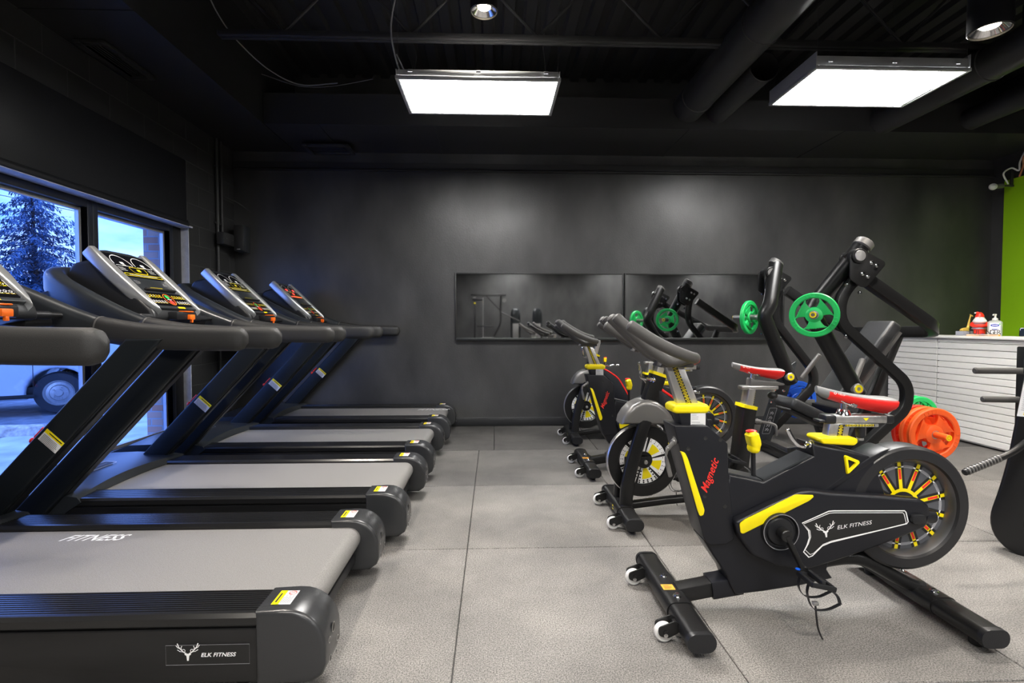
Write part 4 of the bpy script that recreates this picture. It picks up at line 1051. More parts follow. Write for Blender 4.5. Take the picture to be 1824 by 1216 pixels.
    # yellow triangle
    tri = [(.702, .664), (.700, .656), (.708, .592), (.714, .586), (.766, .628), (.768, .636), (.762, .642)]
    tg = G(); A = fil2([(.698, .668), (.712, .580), (.772, .638)], 0.014, 4); B = [(u+(0.7265-u)*0.50, w+(0.630-w)*0.50) for u, w in A]; n = len(A)
    for y in ((-0.0585, -0.066), ):
        tg.add([(u, y[0], w) for u, w in A]+[(u, y[1], w) for u, w in [(u+(0.7265-u)*.1, w+(0.63-w)*.1) for u, w in A]]+[(u, y[1], w) for u, w in B]+[(u, y[0], w) for u, w in B],
               [[r*n+i, r*n+(i+1) % n, (r+1)*n+(i+1) % n, (r+1)*n+i] for r in range(3) for i in range(n)])
    obj('yellow_triangle', tg, YEL, body, 'yellow triangle trim')
    # brake and tension knob, levers
    kn = obj('tension_knob', G().tube(spl([(.340, 0, .748), (.346, 0, .725), (.352, 0, .70), (.349, 0, .672)], 4), rr(0.045, 0.062, 0.016, 4), scale=[0.75]+[1]*3+[1.02]*3+[1.0]*2+[.9]*3+[.8], up=(0, 1, 0), dome=0.01), YEL, t, 'yellow tension knob')
    obj('knob_rod', G().cyl((.349, 0, .68), (.352, 0, .555), 0.0095, 14), BLK2, kn)
    obj('knob_top', G().ball((.340, 0, .754), (.024, .018, .008), 14), RED, kn, 'red knob top')
    clamp_lever(t, (.585, -.02, .705), [(.505, -.10, .712), (.475, -.11, .722), (.448, -.112, .752), (.432, -.112, .782)])
    clamp_lever(t, (.015, -.03, .735), [(-.055, -.11, .708), (-.062, -.118, .68), (-.055, -.125, .64), (-.046, -.125, .605)], GUN)
    # wheel with printed disc
    c = (.990, 0, .436)
    wr = G().lathe([(.210, -.060), (.249, -.058), (.259, -.048), (.262, -.03), (.262, .03), (.259, .048), (.249, .058), (.210, .060), (.204, .05), (.187, .02), (.187, -.02), (.204, -.05)], c, (0, 1, 0), 72, loop=True, mis=[0]*7+[0, 1, 1, 1, 0])
    wh = obj('wheel_ring', wr, [RING, RIM], t)
    nt = G()
    for a in (68, -5, -72, 160, 235): 
        x, z = .990+.244*math.cos(math.radians(a)), .436+.244*math.sin(math.radians(a)); nt.cyl((x, -.0565, z), (x, -.05, z), 0.006, 10)
    obj('wheel_notch', nt, GASKET, wh)
    for s in (-1, 1):
        fn = lambda u, v, h, s=s: (.990+u, s*(.0125+h), .436+v)
        d = Decal(fn); d.disc(0, 0, .189, 2, 64); d.up()
        d.ring(0, 0, .166, .012, 3, n=48); d.up()
        for k in range(13):
            a = 2*PI*k/13+0.23; ca, sa = math.cos(a), math.sin(a)
            def bar(r0, r1, w, mi):
                d.poly([(ca*r0-sa*w, sa*r0+ca*w), (ca*r1-sa*w, sa*r1+ca*w), (ca*r1+sa*w, sa*r1-ca*w), (ca*r0+sa*w, sa*r0-ca*w)][::-1], mi)
            hh = d.h; bar(.06, .187, .0185, 0); d.h = hh+.0004; bar(.070, .187, .0075, 1); bar(.162, .168, .0185, 4); d.h = hh+.0008; bar(.112, .156, .0054, 5); bar(.1535, .1600, .0072, 1); d.h = hh
        d.up().disc(0, 0, .062, 0, 32); d.up().ring(0, 0, .066, .014, 1, n=40)
        obj('flywheel_disc', d.g, [BLKP, YEL, DISC, GRYP, PRINT, REDP], wh, 'grey disc with yellow and red spoke pattern')
    obj('flywheel_core', G().lathe([(0, -.012), (.188, -.012), (.188, .012), (0, .012)], c, (0, 1, 0), 48), DISC, wh)
    # fairing from the body over the wheel, and the chain cover with the emblem
    obj('wheel_fairing', G().prism([(.600, .505), (.640, .505), (.83, .640), (.90, .688), (.885, .690), (.80, .650)], -0.060, 0.060, 0.006), BODY, t)
    cc = [(.225, .409), (.245, .345), (.30, .27), (.40, .225), (.52, .205), (.652, .243), (.769, .281), (.883, .321), (1.021, .375), (1.039, .421), (1.031, .468), (.995, .492), (.808, .510), (.616, .524), (.53, .536), (.491, .530), (.36, .474)]
    co = obj('chain_cover', G().prism(fil2(cc, 0.015, 3), -0.105, -0.055, 0.014, 3), BODY, t)
    obj('chain_cover', G().prism(fil2(cc, 0.015, 3), 0.055, 0.085, 0.010, 2), BODY, t)
    obj('axle_cap', G().prism(fil2([(.945, .435), (1.005, .435), (1.005, .395), (.945, .395)], 0.018, 4), -0.122, -0.10, 0.006), BLK2, co)
    obj('axle_cone', G().lathe([(.032, 0), (.026, .05), (.010, .06), (0, .06)], (1.02, -.075, .415), (1, 0, -.1), 20), BODY, co)
    obj('yellow_bar', G().prism(fil2([(.243, .403), (.262, .418), (.473, .519), (.543, .516), (.545, .508), (.527, .493), (.258, .362), (.248, .366)], 0.008), -0.1095, -0.10, 0.003), YEL, co, 'yellow bar trim')
    d = Decal(lambda u, v, h: (u, -0.1055-h, v))
    pn = [(.500, .402)]+[(.609, .449), (.63, .4505), (.924, .447), (.930, .440), (.940, .402), (.934, .394), (.62, .322), (.585, .308), (.545, .268), (.530, .262), (.508, .284)]+[(.522, .312), (.531, .342), (.527, .370)]
    d.poly(pn[::-1], 1); cxm, cym = .69, .37
    d.up().line(pn, .0045, 0, True); d.line([(u+(cxm-u)*.034, v+(cym-v)*.10) for u, v in pn], .0025, 0, True)
    d.up()
    fn0 = d.fn; ro = math.radians(8); cr, sr = math.cos(ro), math.sin(ro)
    d.fn = lambda u, v, h: fn0(.600+(u-.6)*cr-(v-.365)*sr, .365+(u-.6)*sr+(v-.365)*cr, h)
    elk(d, .598, .368, .040, 0); d.text('ELK FITNESS', .645, .368, .0155, 0, .28, 0, 1.2)
    obj('emblem_panel', d.g, [PRINT, BLKP], co, 'black panel with white stag emblem and lettering')
    obj('crank_disc', G().lathe([(0, .012), (.052, .012), (.058, .004), (.064, .004), (.068, .014), (.074, .014), (.077, 0)], (.408, -.105, .371), (0, -1, 0), 48), BLK2, co)
    d = Decal(lambda u, v, h: (.408+u, -.1195-h, .371+v)); d.ring(0, 0, .0715, .0022, 0, n=48); obj('disc_edge', d.g, [GRYP], co)
    crank(t, (.408, .371), (.472, .238), -.150, -1, None)
    crank(t, (.408, .371), (.344, .504), .130, 1, None)
    return t

def make_bike_b(label):
    t = thing('spin_bike', label, 'exercise bike', (0, 0, 0), 0, 'spin bikes in a row')
    fs = stab(t, 'front_stabilizer', 0.07, 0.315, True, False)
    d = G().cyl((.0165, -.02, .062), (.014, -.02, .062), 0.014, 16); obj('yellow_dot', d, YEL, fs, 'yellow dot sticker')
    stab(t, 'rear_stabilizer', 1.16, 0.29, False, False)
    for s in (-1, 1):
        obj('fork_leg', G().tube(spl([(.205, s*.062, .615), (.165, s*.070, .50), (.122, s*.074, .36), (.092, s*.076, .22), (.082, s*.078, .10)], 5), rr(.052, .080, .018, 3), up=(1, 0, 0)), BLK, t)
        obj('hub_bracket', G().prism(fil2([(.08, .385), (.24, .385), (.24, .325), (.08, .325)], 0.006), s*.040, s*.052, 0.002).lathe([(.052, 0), (.052, .010), (.040, .012), (.030, .012), (.030, 0)], (.205, s*.030, .362), (0, s, 0), 28).cyl((.21, s*.05, .352), (.21, s*.066, .352), 0.013, 14, 0.003, 1), [BLK, STEEL], t)
    obj('bottom_stay', G().tube([(.09, 0, .062), (.36, 0, .095), (.62, 0, .115), (.90, 0, .10), (1.15, 0, .070)], rr(.055, .045, .014, 3)), BLK, t)
    # flywheel
    c = (.205, 0, .352)
    fw = obj('flywheel', G().lathe([(.150, -.012), (.158, -.020), (.222, -.022), (.228, -.014), (.228, .014), (.222, .022), (.158, .020), (.150, .012)], c, (0, 1, 0), 72, mis=[0, 0, 1, 1, 1, 0, 0]), [BLK, STEEL], t)
    obj('disc_core', G().lathe([(0, -.011), (.152, -.011), (.152, .011), (0, .011)], c, (0, 1, 0), 48), BLK, fw)
    for s in (-1, 1):
        d = Decal(lambda u, v, h, s=s: (.205+u, s*(.0112+h), .352+v))
        for k in range(6):
            a0, a1 = k*60+14+3.5, k*60+74-3.5
            arc = lambda r, m: [(r*math.cos(math.radians(x)), r*math.sin(math.radians(x))) for x in [a0+(a1-a0)*i/m for i in range(m+1)]]
            o, i = arc(.147, 10), arc(.045, 6); d.poly(o+i[::-1], 0)
        d.up()
        for k in range(6):
            am = math.radians(k*60+44); b0, b1 = am-.28, am+.28
            d.poly([(.118*math.cos(b0+(b1-b0)*i/6), .118*math.sin(b0+(b1-b0)*i/6)) for i in range(7)]+[(.052*math.cos(am+.22), .052*math.sin(am+.22)), (.052*math.cos(am-.22), .052*math.sin(am-.22))], 1)
            for q in range(5):
                a = am-.40+.20*q
                for r, sz in ((.128, .0058 if k in (3, 4) else .0034), (.140, .0060 if k in (3, 4) else .0030)): d.disc((r)*math.cos(a), r*math.sin(a), sz, 2, 8)
            if k in (2, 3, 4):
                for r in (.07, .09, .11):
                    for sg in (-1, 1): d.disc(r*math.cos(am+sg*.40), r*math.sin(am+sg*.40), .0058, 2, 8)
        obj('disc_print', d.g, [PRINT, YEL, BLKP], fw, 'white and yellow perforated disc pattern')
    fd = G(); prf = [(.052, .590), (.060, .630), (.085, .672), (.125, .712), (.175, .736), (.225, .740), (.275, .728), (.325, .694), (.365, .645), (.392, .585)]
    fd.prism(prf, -.088, .088, 0.042, 5)
    obj('fender', fd, GUN, t, 'grey plastic fender', smooth=40)
    # head tube, post, handlebar
    obj('head_tube', G().tube([(.225, 0, .66), (.300, 0, .895)], rr(.092, .088, .012, 2), up=(0, 1, 0)), BLK, t)
    obj('post_collar', G().tube([(.297, 0, .886), (.303, 0, .904)], rr(.098, .096, .012, 2), up=(0, 1, 0)), YEL, t, 'yellow post collar')
    hp = obj('handlebar_post', G().tube([(.300, 0, .895), (.338, 0, 1.030)], rr(.045, .058, .006, 2), up=(0, 1, 0)), STEEL, t)
    d = Decal(lambda u, v, h: (u, -.0227-h, v)); ruler(d, .308, .91, .338, 1.02, .02, 16, 0); obj('height_scale', d.g, [YEL], hp)
    obj('stem_arm', G().box((.27, 0, 1.035), (.17, .06, .016), 0.004), STEEL, hp)
    handlebar(t, .205, 1.048)
    clamp_lever(t, (.27, -.03, .86), [(.195, -.09, .872), (.165, -.10, .885), (.155, -.105, .93), (.150, -.105, .975)])
    kn = obj('tension_knob', G().tube([(.410, 0, .855), (.405, 0, .82)], rr(.034, .040, .012, 3), up=(0, 1, 0), dome=.008), YEL, t, 'yellow tension knob')
    obj('knob_rod', G().cyl((.405, 0, .82), (.398, 0, .70), 0.008, 12), BLK2, kn)
    obj('knob_top', G().ball((.411, 0, .862), (.018, .014, .007), 12), RED, kn, 'red knob top')
    clamp_lever(t, (.40, -.03, .79), [(.45, -.05, .776), (.50, -.06, .790), (.54, -.06, .784)])
    # covered main frame
    cv = [(.285, .812), (.33, .780), (.393, .738), (.47, .693), (.541, .640), (.605, .540), (.655, .452), (.72, .33), (.70, .21), (.60, .17), (.48, .20), (.43, .33), (.36, .52), (.30, .62)]
    cvo = obj('frame_cover', G().prism(cv, -0.045, 0.045, 0.010, 2), BODY, t)
    obj('red_edge', G().tube(spl([(.285, 0, .820), (.33, 0, .788), (.393, 0, .746), (.47, 0, .701), (.541, 0, .645), (.605, 0, .545), (.655, 0, .455)], 4), rr(.080, .015, .004, 2)), RED, cvo, 'red edge trim')
    obj('cover_slot', G().prism(fil2([(.385, .735), (.46, .66), (.50, .61), (.49, .60), (.44, .64), (.375, .72)], 0.008), -.049, -.044), GREYP, cvo)
    obj('cross_tube', G().tube([(.62, 0, .30), (.84, 0, .36)], rr(.05, .06, .01, 2)), BLK, t)
    # seat side
    st = obj('seat_tube', G().tube([(.800, 0, .13), (.868, 0, .685)], rr(.085, .120, .016, 2), up=(0, 1, 0)), BLK, t)
    d = Decal(lambda u, v, h: (.852+u+.12*v, -.0427-h, .60+v)); d.rect(.0, .02, .070, .085, 0); d.rect(0, .076, .070, .026, 1); d.rect(0, -.042, .058, .036, 2); d.up().scribble(-.03, .054, .06, 7, .0105, .004, 3, 4); d.scribble(-.02, -.035, .04, 2, .012, .006, 3)
    obj('warning_sticker', d.g, [PAPER, REDP, ORGP, BLKP], st, 'white sticker with red head and amber foot')
    obj('post_collar', G().tube([(.864, 0, .680), (.868, 0, .700)], rr(.094, .132, .016, 3), up=(0, 1, 0)), YEL, t, 'yellow post collar')
    sp = obj('seat_post', G().tube([(.866, 0, .69), (.884, 0, .800)], rr(.045, .086, .006, 2), up=(0, 1, 0)), STEEL, t)
    d = Decal(lambda u, v, h: (u, -.0227-h, v)); ruler(d, .893, .705, .905, .785, .02, 12, 0); obj('height_scale', d.g, [YEL], sp)
    so = obj('seat_slider', G().box((.94, 0, .808), (.235, .062, .024), 0.006), STEEL, t)
    obj('slider_cover', G().prism(fil2([(.875, .818), (1.09, .822), (1.10, .830), (1.05, .846), (.90, .858), (.885, .87), (.878, .86)], 0.006), -.028, .028, 0.006), GUN, so)
    obj('slider_knob', G().ball((1.035, 0, .755), (.030, .030, .026), 16).cyl((1.035, 0, .77), (1.035, 0, .80), 0.013, 12, mi=1), [BLK2, STEEL], so)
    obj('saddle_clamp', G().cyl((.90, 0, .85), (.905, 0, .905), 0.0135, 16).cyl((.93, -.028, .895), (.93, .028, .895), 0.014, 14, 0.004), CHROME, t)
    saddle(t, .772, .952, .300, .040)
    clamp_lever(t, (.91, -.02, .60), [(.985, -.07, .592), (1.01, -.08, .58), (1.015, -.085, .555), (1.015, -.085, .52)], GUN)
    obj('rear_tube', G().tube([(.82, 0, .30), (1.00, 0, .19), (1.155, 0, .075)], rr(.05, .07, .012, 3)), BLK, t)
    obj('crank_disc', G().lathe([(0, .010), (.085, .010), (.092, 0)], (.59, -.045, .30), (0, -1, 0), 40), BLK2, t)
    crank(t, (.59, .30), (.71, .40), -.085, -1, None); crank(t, (.59, .30), (.47, .20), .085, 1, None)
    return t
BA = make_bike_a('nearest spin bike, large printed rear flywheel and stag emblem on its chain cover'); BA.location = (0.742, 2.125, 0)
B2A = copy_tree(BA, (0.770, 4.24, 0), 'spin bike with red lettered front column standing two behind the nearest bike')
for c in B2A.children:                      # its saddle is set higher
    if c.name.split('.')[0] in ('saddle', 'saddle_clamp', 'seat_slider', 'seat_post'): c.location.z += 0.045
BB = make_bike_b('spin bike with grey fender and perforated front flywheel, right behind the nearest bike'); BB.location = (0.728, 3.20, 0)
copy_tree(BB, (0.752, 5.36, 0), 'farthest spin bike with perforated front flywheel, closest to the back wall')
# ------------------------------------------------------------------ plate loaded chest press
def plate(name, label, c, nrm, R, m, words, group, th=0.034, spin=0.0):
    """rubber weight plate with three grip openings; nrm points to its printed face"""
    n = Vector(nrm).normalized(); up = Vector((0, 0, 1)); e1 = up.cross(n).normalized(); e2 = n.cross(e1)
    t = thing(name, label, 'weight plate', c, 0, group)
    fn = lambda u, v, h: e1*u+e2*v+n*h
    g = G()
    g.lathe([(R*.76, -th*.5), (R*.96, -th*.5), (R, -th*.32), (R, th*.32), (R*.96, th*.5), (R*.80, th*.5), (R*.76, th*.36)], (0, 0, 0), n, 56, loop=True)
    g.lathe([(.027, -th*.55), (R*.30, -th*.55), (R*.36, -th*.3), (R*.36, th*.30), (R*.27, th*.52), (.027, th*.55)], (0, 0, 0), n, 40, loop=True)
    for k in range(3):
        a = spin+PI/2+k*2*PI/3+PI/3; pts = []
        for r, w in ((R*.28, .80), (R*.45, .62), (R*.62, .60), (R*.80, .70)): pts.append((r, w))
        L = [(r*math.cos(a-w), r*math.sin(a-w)) for r, w in pts]; Rr = [(r*math.cos(a+w), r*math.sin(a+w)) for r, w in pts[::-1]]
        g.prism(L+Rr, -th*.36, th*.36, 0.004, 2, fn=lambda u, h, w: fn(u, w, h))
    for k in range(36):
        a = 2*PI*k/36
        if any(abs(((a-(spin+PI/2+q*2*PI/3)) + PI) % (2*PI)-PI) < .34 for q in range(3)):
            u, v = R*.87*math.cos(a), R*.87*math.sin(a); e = fn(math.cos(a), math.sin(a), 0)
            p0, p1 = fn(u, v, th*.48)-e*R*.06, fn(u, v, th*.48)+e*R*.06; g.tube([tuple(p0), tuple(p1)], r=.004, n=6, up=tuple(n))
    obj('plate_body', g, m, t)
    obj('steel_insert', G().lathe([(.0255, -th*.56), (.032, -th*.56), (.032, th*.58), (.0255, th*.58)], (0, 0, 0), n, 28, loop=True), STEEL, t)
    d = Decal(lambda u, v, h: fn(u, v, th*.36+.002+h))
    for k, s in enumerate(words):
        a = spin+PI/2+PI/3+k*2*PI/3; r = R*.56
        hgt = R*.15; wd = hgt*.62*len(s)
        ca, sa = math.cos(a-PI/2), math.sin(a-PI/2)
        d.text(s, r*math.cos(a)-ca*wd/2-math.cos(a)*hgt/2, r*math.sin(a)-sa*wd/2-math.sin(a)*hgt/2, hgt, 0, 0, a-PI/2)
    obj('raised_lettering', d.g, m, t)
    return t
t = thing('chest_press_machine', 'black plate loaded chest press with two bent tube arms and padded seat', 'gym machine', (2.85, 4.34, 0))
def lp_(x, y, z): return V(x-2.85, y-4.34, z)
badge_y = {}
for s, yt, ym, yb in ((-1, 3.76, 3.92, 3.90), (1, 4.95, 4.76, 4.80)):
    zt = 1.80
    arm = obj('lever_arm', G().tube(fil([lp_(2.74, yt, zt), lp_(2.50 if s < 0 else 2.585, ym, 1.385), lp_(2.455 if s < 0 else 2.525, ym, 1.29), lp_(2.82, yb, .660)], 0.12, 8), r=.064, n=24, up=(0, 1, 0), dome=.02), BLK, t)
    obj('end_cap', G().tube([lp_(2.725, yt, zt-.02), lp_(2.752, yt, zt+.013)], r=.067, n=24, up=(0, 1, 0), dome=.016), GUN, arm)
    # pivot ends with badges
    b = lp_(2.775, yb-.066 if s < 0 else yb-.064, .715)
    g = G().lathe([(.040, -.03), (.040, .006), (.034, .010), (.0, .010)], b, (0, -1, 0), 28)
    bd = obj('pivot_cap', g, STEEL, arm)
    obj('yellow_badge', G().lathe([(.014, .0115), (.031, .0115)], b, (0, -1, 0), 28).lathe([(.031, .0115), (.031, .009)], b, (0, -1, 0), 28), YEL, bd, 'yellow ring badge')
    p = lp_(2.66, yt-.064 if s < 0 else yt-.058, zt-.095)
    g = G().lathe([(.055, -.05), (.055, .012), (.050, .016), (.040, .016)], p, (0, -1, 0), 28, mis=[0, 0, 0]).lathe([(.040, .016), (.038, .022), (0, .024)], p, (0, -1, 0), 28, mi=1)
    g2 = lp_(2.66, yt+.064, zt-.095); g.lathe([(.045, -.05), (.045, .014), (0, .018)], g2, (0, 1, 0), 24)
    obj('pivot_pin', g, [BLK, STEEL], arm)
    # bracket that carries the pivot
    yk = yt-.055 if s < 0 else yt-.05
    pl = [(2.60, 1.72), (2.69, 1.755), (2.86, 1.665), (2.865, 1.64), (2.735, 1.485), (2.70, 1.475), (2.60, 1.535)]
    for dy in (0, .115):
        br = obj('pivot_bracket', G().prism([(x-2.85, z) for x, z in fil2(pl, .02)], yk-4.34-.006+dy, yk-4.34+.006+dy, 0.002), BLK, t)
        for x, z in ((2.755, 1.655), (2.795, 1.635), (2.69, 1.575), (2.73, 1.555)):
            h = G().lathe([(.016, 0), (.014, .010), (.006, .013), (0, .013)], (x-2.85, yk-4.34+(dy-.006 if dy == 0 else dy+.006), z), (0, -1 if dy == 0 else 1, 0), 14)
            obj('bolt', h, CHROME, br)
    ys = yt+.01
    # Z shaped upright of flat rectangular tube
    zp = fil([lp_(2.80, ys, 1.69), lp_(2.74, ys, 1.44), lp_(2.74, ys, 1.24), lp_(3.14, ys, .745), lp_(3.14, ys, .60), lp_(2.62, ys, .06)], 0.16, 7)
    if s < 0: zp = fil([lp_(2.80, ys, 1.69), lp_(2.575, ys, 1.405), lp_(2.575, ys, 1.22), lp_(3.105, ys, .76), lp_(3.105, ys, .58), lp_(2.52, ys, .05)], 0.16, 7)
    up = obj('upright_frame', G().tube(zp, rr(.050, .085, .008, 2), up=(0, 1, 0)) if False else G().tube(zp, rr(.072, .062, .008, 2), up=(0, 1, 0)), BLK, t)
    for x, z in ((2.60, 1.50), (2.74, 1.515), (2.70, 1.44), (2.60, 1.115)):
        obj('bolt', G().lathe([(.014, 0), (.012, .008), (0, .010)], (x-2.85, ys-4.34-.035, z), (0, -1, 0), 12), CHROME, up)
    obj('foot_plate', G().box(tuple(lp_(2.58, ys, .006)), (.26, .16, .012), .003), BLK, up)
    # loading peg splayed outwards
    dv = Vector((-.6, s*.8, 0)).normalized(); a0 = lp_(2.50 if s < 0 else 2.57, ym, 1.275)
    pg = obj('loading_peg', G().cyl(a0, a0+dv*.10, .034, 20).cyl(a0+dv*.05, a0+dv*.34, .0245, 20, .004), CHROME if False else GUN, arm)
    e = a0+dv*.3405
    obj('peg_badge', G().lathe([(.013, .001), (.022, .001)], e, dv, 20), YEL, arm, 'yellow ring on the peg end')
    # press handle
    hb = lp_(2.58, ym+s*.02, 1.02)
    obj('press_handle', G().cyl(lp_(2.90 if s > 0 else 2.80, yb-.04*s, .70), lp_(3.03 if s > 0 else 2.93, yb-s*.10, .93), .022, 18, .004), GUN, arm)
# rear loop joining both brackets behind the backrest
lo = fil([lp_(2.77, 3.775, 1.545), lp_(3.47, 3.90, 1.15), lp_(3.47, 4.95, 1.135), lp_(2.86, 4.965, 1.54)], 0.14, 8)
obj('rear_loop', G().tube(lo, rr(.070, .092, .010, 2)), BLK, t)
# seat, backrest, spine
sdv = Vector((.42, 0, 1)).normalized()
bk = G()
R = Matrix.Translation(lp_(3.00, 4.16, .90)) @ Euler((0, math.radians(36), 0)).to_matrix().to_4x4()
b = bmesh.new(); bmesh.ops.create_cube(b, size=1)
for v in b.verts: v.co = Vector((v.co.x*.105, v.co.y*.30, v.co.z*.78))
bmesh.ops.bevel(b, geom=b.edges[:], offset=.028, segments=3, profile=.5, affect='EDGES'); bk.bm(b, 0, R)
obj('backrest', bk, LEATH, t)
bb = G(); b = bmesh.new(); bmesh.ops.create_cube(b, size=1)
for v in b.verts: v.co = Vector((v.co.x*.03, v.co.y*.26, v.co.z*.70))
bb.bm(b, 0, R @ Matrix.Translation((.066, 0, 0))); obj('backrest_board', bb, GUN, t)
R2 = Matrix.Translation(lp_(2.62, 4.22, .475)) @ Euler((0, math.radians(26), 0)).to_matrix().to_4x4()
for nm, d, o, bev, m in (('seat', (.46, .30, .09), (0, 0, 0), .03, LEATH), ('seat_board', (.40, .22, .025), (0, 0, -.058), .004, BLK)):
    q = G(); b = bmesh.new(); bmesh.ops.create_cube(b, size=1)
    for v in b.verts: v.co = Vector((v.co.x*d[0], v.co.y*d[1], v.co.z*d[2]))
    bmesh.ops.bevel(b, geom=b.edges[:], offset=bev, segments=3, profile=.5, affect='EDGES'); q.bm(b, 0, R2 @ Matrix.Translation(o)); obj(nm, q, m, t)
obj('seat_post', G().tube([lp_(2.86, 4.28, .10), lp_(2.72, 4.24, .42)], rr(.07, .07, .008, 2), up=(0, 1, 0)), BLK, t)
obj('spine', G().tube(fil([lp_(2.55, 4.34, .10), lp_(3.05, 4.34, .15), lp_(3.22, 4.30, .55), lp_(3.45, 4.30, 1.12)], .1, 5), rr(.07, .07, .008, 2), up=(0, 1, 0)), BLK, t)
bs = G().box((-.25, 0, .05), (.10, 1.16, .08), .006).box((.58, .18, .05), (.10, .96, .08), .006).box((.18, 0, .05), (.9, .10, .08), .006)
obj('base_frame', bs, BLK, t)
obj('storage_beam', G().tube([lp_(3.28, 3.98, .375), lp_(3.28, 5.18, .375)], rr(.07, .07, .008, 2)).tube([lp_(3.28, 4.34, .375), lp_(3.28, 4.34, .10)], rr(.07, .07, .008, 2), up=(0, 1, 0)), BLK, t)
pg = G().cyl(lp_(3.325, 4.02, .375), lp_(3.325, 3.64, .375), .0245, 20, .004); pg.box(tuple(lp_(3.30, 3.98, .375)), (.12, .05, .06), .004)
obj('storage_peg', pg, ORP, t, 'storage peg with the orange reflection of its plates put into its colour')  # plate orange on the peg stands in for their reflection
obj('peg_badge', G().lathe([(.0, .001), (.010, .001)], lp_(3.325, 3.6395, .375), (0, -1, 0), 20).lathe([(.014, .001), (.022, .001)], lp_(3.325, 3.6395, .375), (0, -1, 0), 20), YEL, t, 'yellow ring on the peg end')
obj('storage_peg', G().cyl(lp_(3.15, 5.16, .43), lp_(3.15, 5.50, .43), .0245, 20, .004).box(tuple(lp_(3.15, 5.17, .41)), (.26, .05, .06), .004), GUN, t)
obj('storage_peg', G().cyl(lp_(3.88, 4.40, .38), lp_(3.88, 4.78, .38), .0245, 20, .004).box(tuple(lp_(3.58, 4.45, .375)), (.62, .05, .06), .004), GUN, t)
# broad lower plate and sign of the far upright
upl = obj('upright_plate', G().prism([(x-2.85, z) for x, z in fil2([(2.53, .03), (2.665, .03), (2.865, .60), (2.90, .72), (2.93, .86), (2.85, .80), (2.72, .66)], .03)], 4.885-4.34, 4.905-4.34, .004), GREYP, t, 'grey flat plate of the far upright')
d = Decal(lambda u, v, h: V(2.665-2.85+u+.29*v, 4.885-4.34-h, .275+v))
d.line(fil2([(-.036, -.125), (.036, -.125), (.036, .125), (-.036, .125)], .01), .003, 0, True)
for v in (-.085, -.045, -.005, .03, .075): d.line([(-.016, v-.012), (.0, v+.014), (.018, v-.006)], .006, 0); d.line([(-.018, v+.012), (.014, v-.014)], .004, 0)
obj('name_plate', d.g, [GRYP], t, 'pale outlined label on the far upright')
ug = G()
for x, z in ((2.715, .575), (2.80, .565), (2.675, .455), (2.765, .445)):
    obj('bolt', G().lathe([(.014, 0), (.011, .007), (0, .009)], (x-2.85, 4.885-4.34, z), (0, -1, 0), 12), CHROME, upl)
dv = Vector((-.6, -.8, 0)).normalized(); a0 = Vector((2.50, 3.92, 1.275))
plate('weight_plate', 'green 25 lb plate on the near press arm, its face towards the camera', a0+dv*.25, dv, .163, GRN, ('25LB', '10KG', '25LB'), 'green rubber plates', spin=.1)
dv2 = Vector((-.6, .8, 0)).normalized(); a1 = Vector((2.57, 4.76, 1.275))
plate('weight_plate', 'green plate seen edge on, on the far arm of the chest press', a1+dv2*.18, dv2, .163, GRN, ('25LB', '10KG', '25LB'), 'green rubber plates', spin=.4)
for i, (y, m, l) in enumerate(((3.775, ORP, 'orange 45 lb plate at the front of the low storage peg'), (3.85, ORP, 'orange plate second on the low storage peg'), (3.925, RDP, 'red orange plate at the back of the low storage peg'))):
    plate('weight_plate', l, (3.325, y, .375), (0, -1, 0), .200, m, ('45LB', '20KG', '45LB'), 'orange rubber plates', .040, .25 if i == 0 else .9*i)
for y, l in ((5.24, 'blue plate nearer on the low peg behind the press seat'), (5.32, 'blue plate farther on the low peg behind the press seat')):
    plate('weight_plate', l, (3.15, y, .43), (0, 1, 0), .195, BLP, ('35LB', '15KG', '35LB'), 'blue rubber plates', .036, .8)
for y, l in ((4.56, 'green plate nearer behind the orange plates'), (4.64, 'dark green plate farther behind the orange plates')):
    plate('weight_plate', l, (3.88, y, .38), (0, 1, 0), .17, GRN, ('25LB', '10KG', '25LB'), 'green rubber plates on the floor peg', .034, .3)

# ------------------------------------------------------------------ machine at the right edge
t = thing('rowing_machine', 'black curved post of a plate loaded row machine at the right edge', 'gym machine', (2.865, 2.60, 0))
Q = lambda x, y, z: V(x-2.62, y-2.60, z)
dx, dy = .62, -.785                    # the post leans and its foot runs this way
AX = lambda z: Q(2.521+.12*(z-.33)*dx, 2.60+.12*(z-.33)*dy, z)
D = V(dx, dy, 0); NF = V(dy, -dx, 0)   # NF faces the bikes
obj('curved_post', G().tube(fil([AX(1.0), AX(.40), AX(.045)-D*.04, AX(.045)+D*.90], .26, 12), rr(.132, .085, .014, 4), up=tuple(-NF)), BLK, t)
cp = AX(1.008); obj('post_cap', G().box(tuple(cp), (.138, .092, .018), .006, rot=(0, 0, math.atan2(dy, dx))), BLK2, t)
d = Decal(lambda u, v, h: AX(.832+v)+D*u+NF*(.0428+h)); d.poly([(-.063, -.105), (.063, -.105), (.063, .085), (-.063, .085)], 0); d.up().rect(0, .072, .120, .022, 1); d.line([(-.03, .072), (.04, .072)], .007, 3)
d.scribble(-.052, .045, .104, 12, .0105, .0025, 4, 9); d.rect(-.022, -.088, .036, .020, 2); d.up().line([(-.035, -.088), (-.010, -.088)], .006, 3)
d.h = .0006; d.rect(0, .138, .120, .032, 0); d.up().scribble(-.05, .144, .096, 2, .012, .0025, 4)
obj('safety_notice', d.g, [PRINT, REDP, YEL, BLKP, GRYP], t, 'white safety notice with red head')
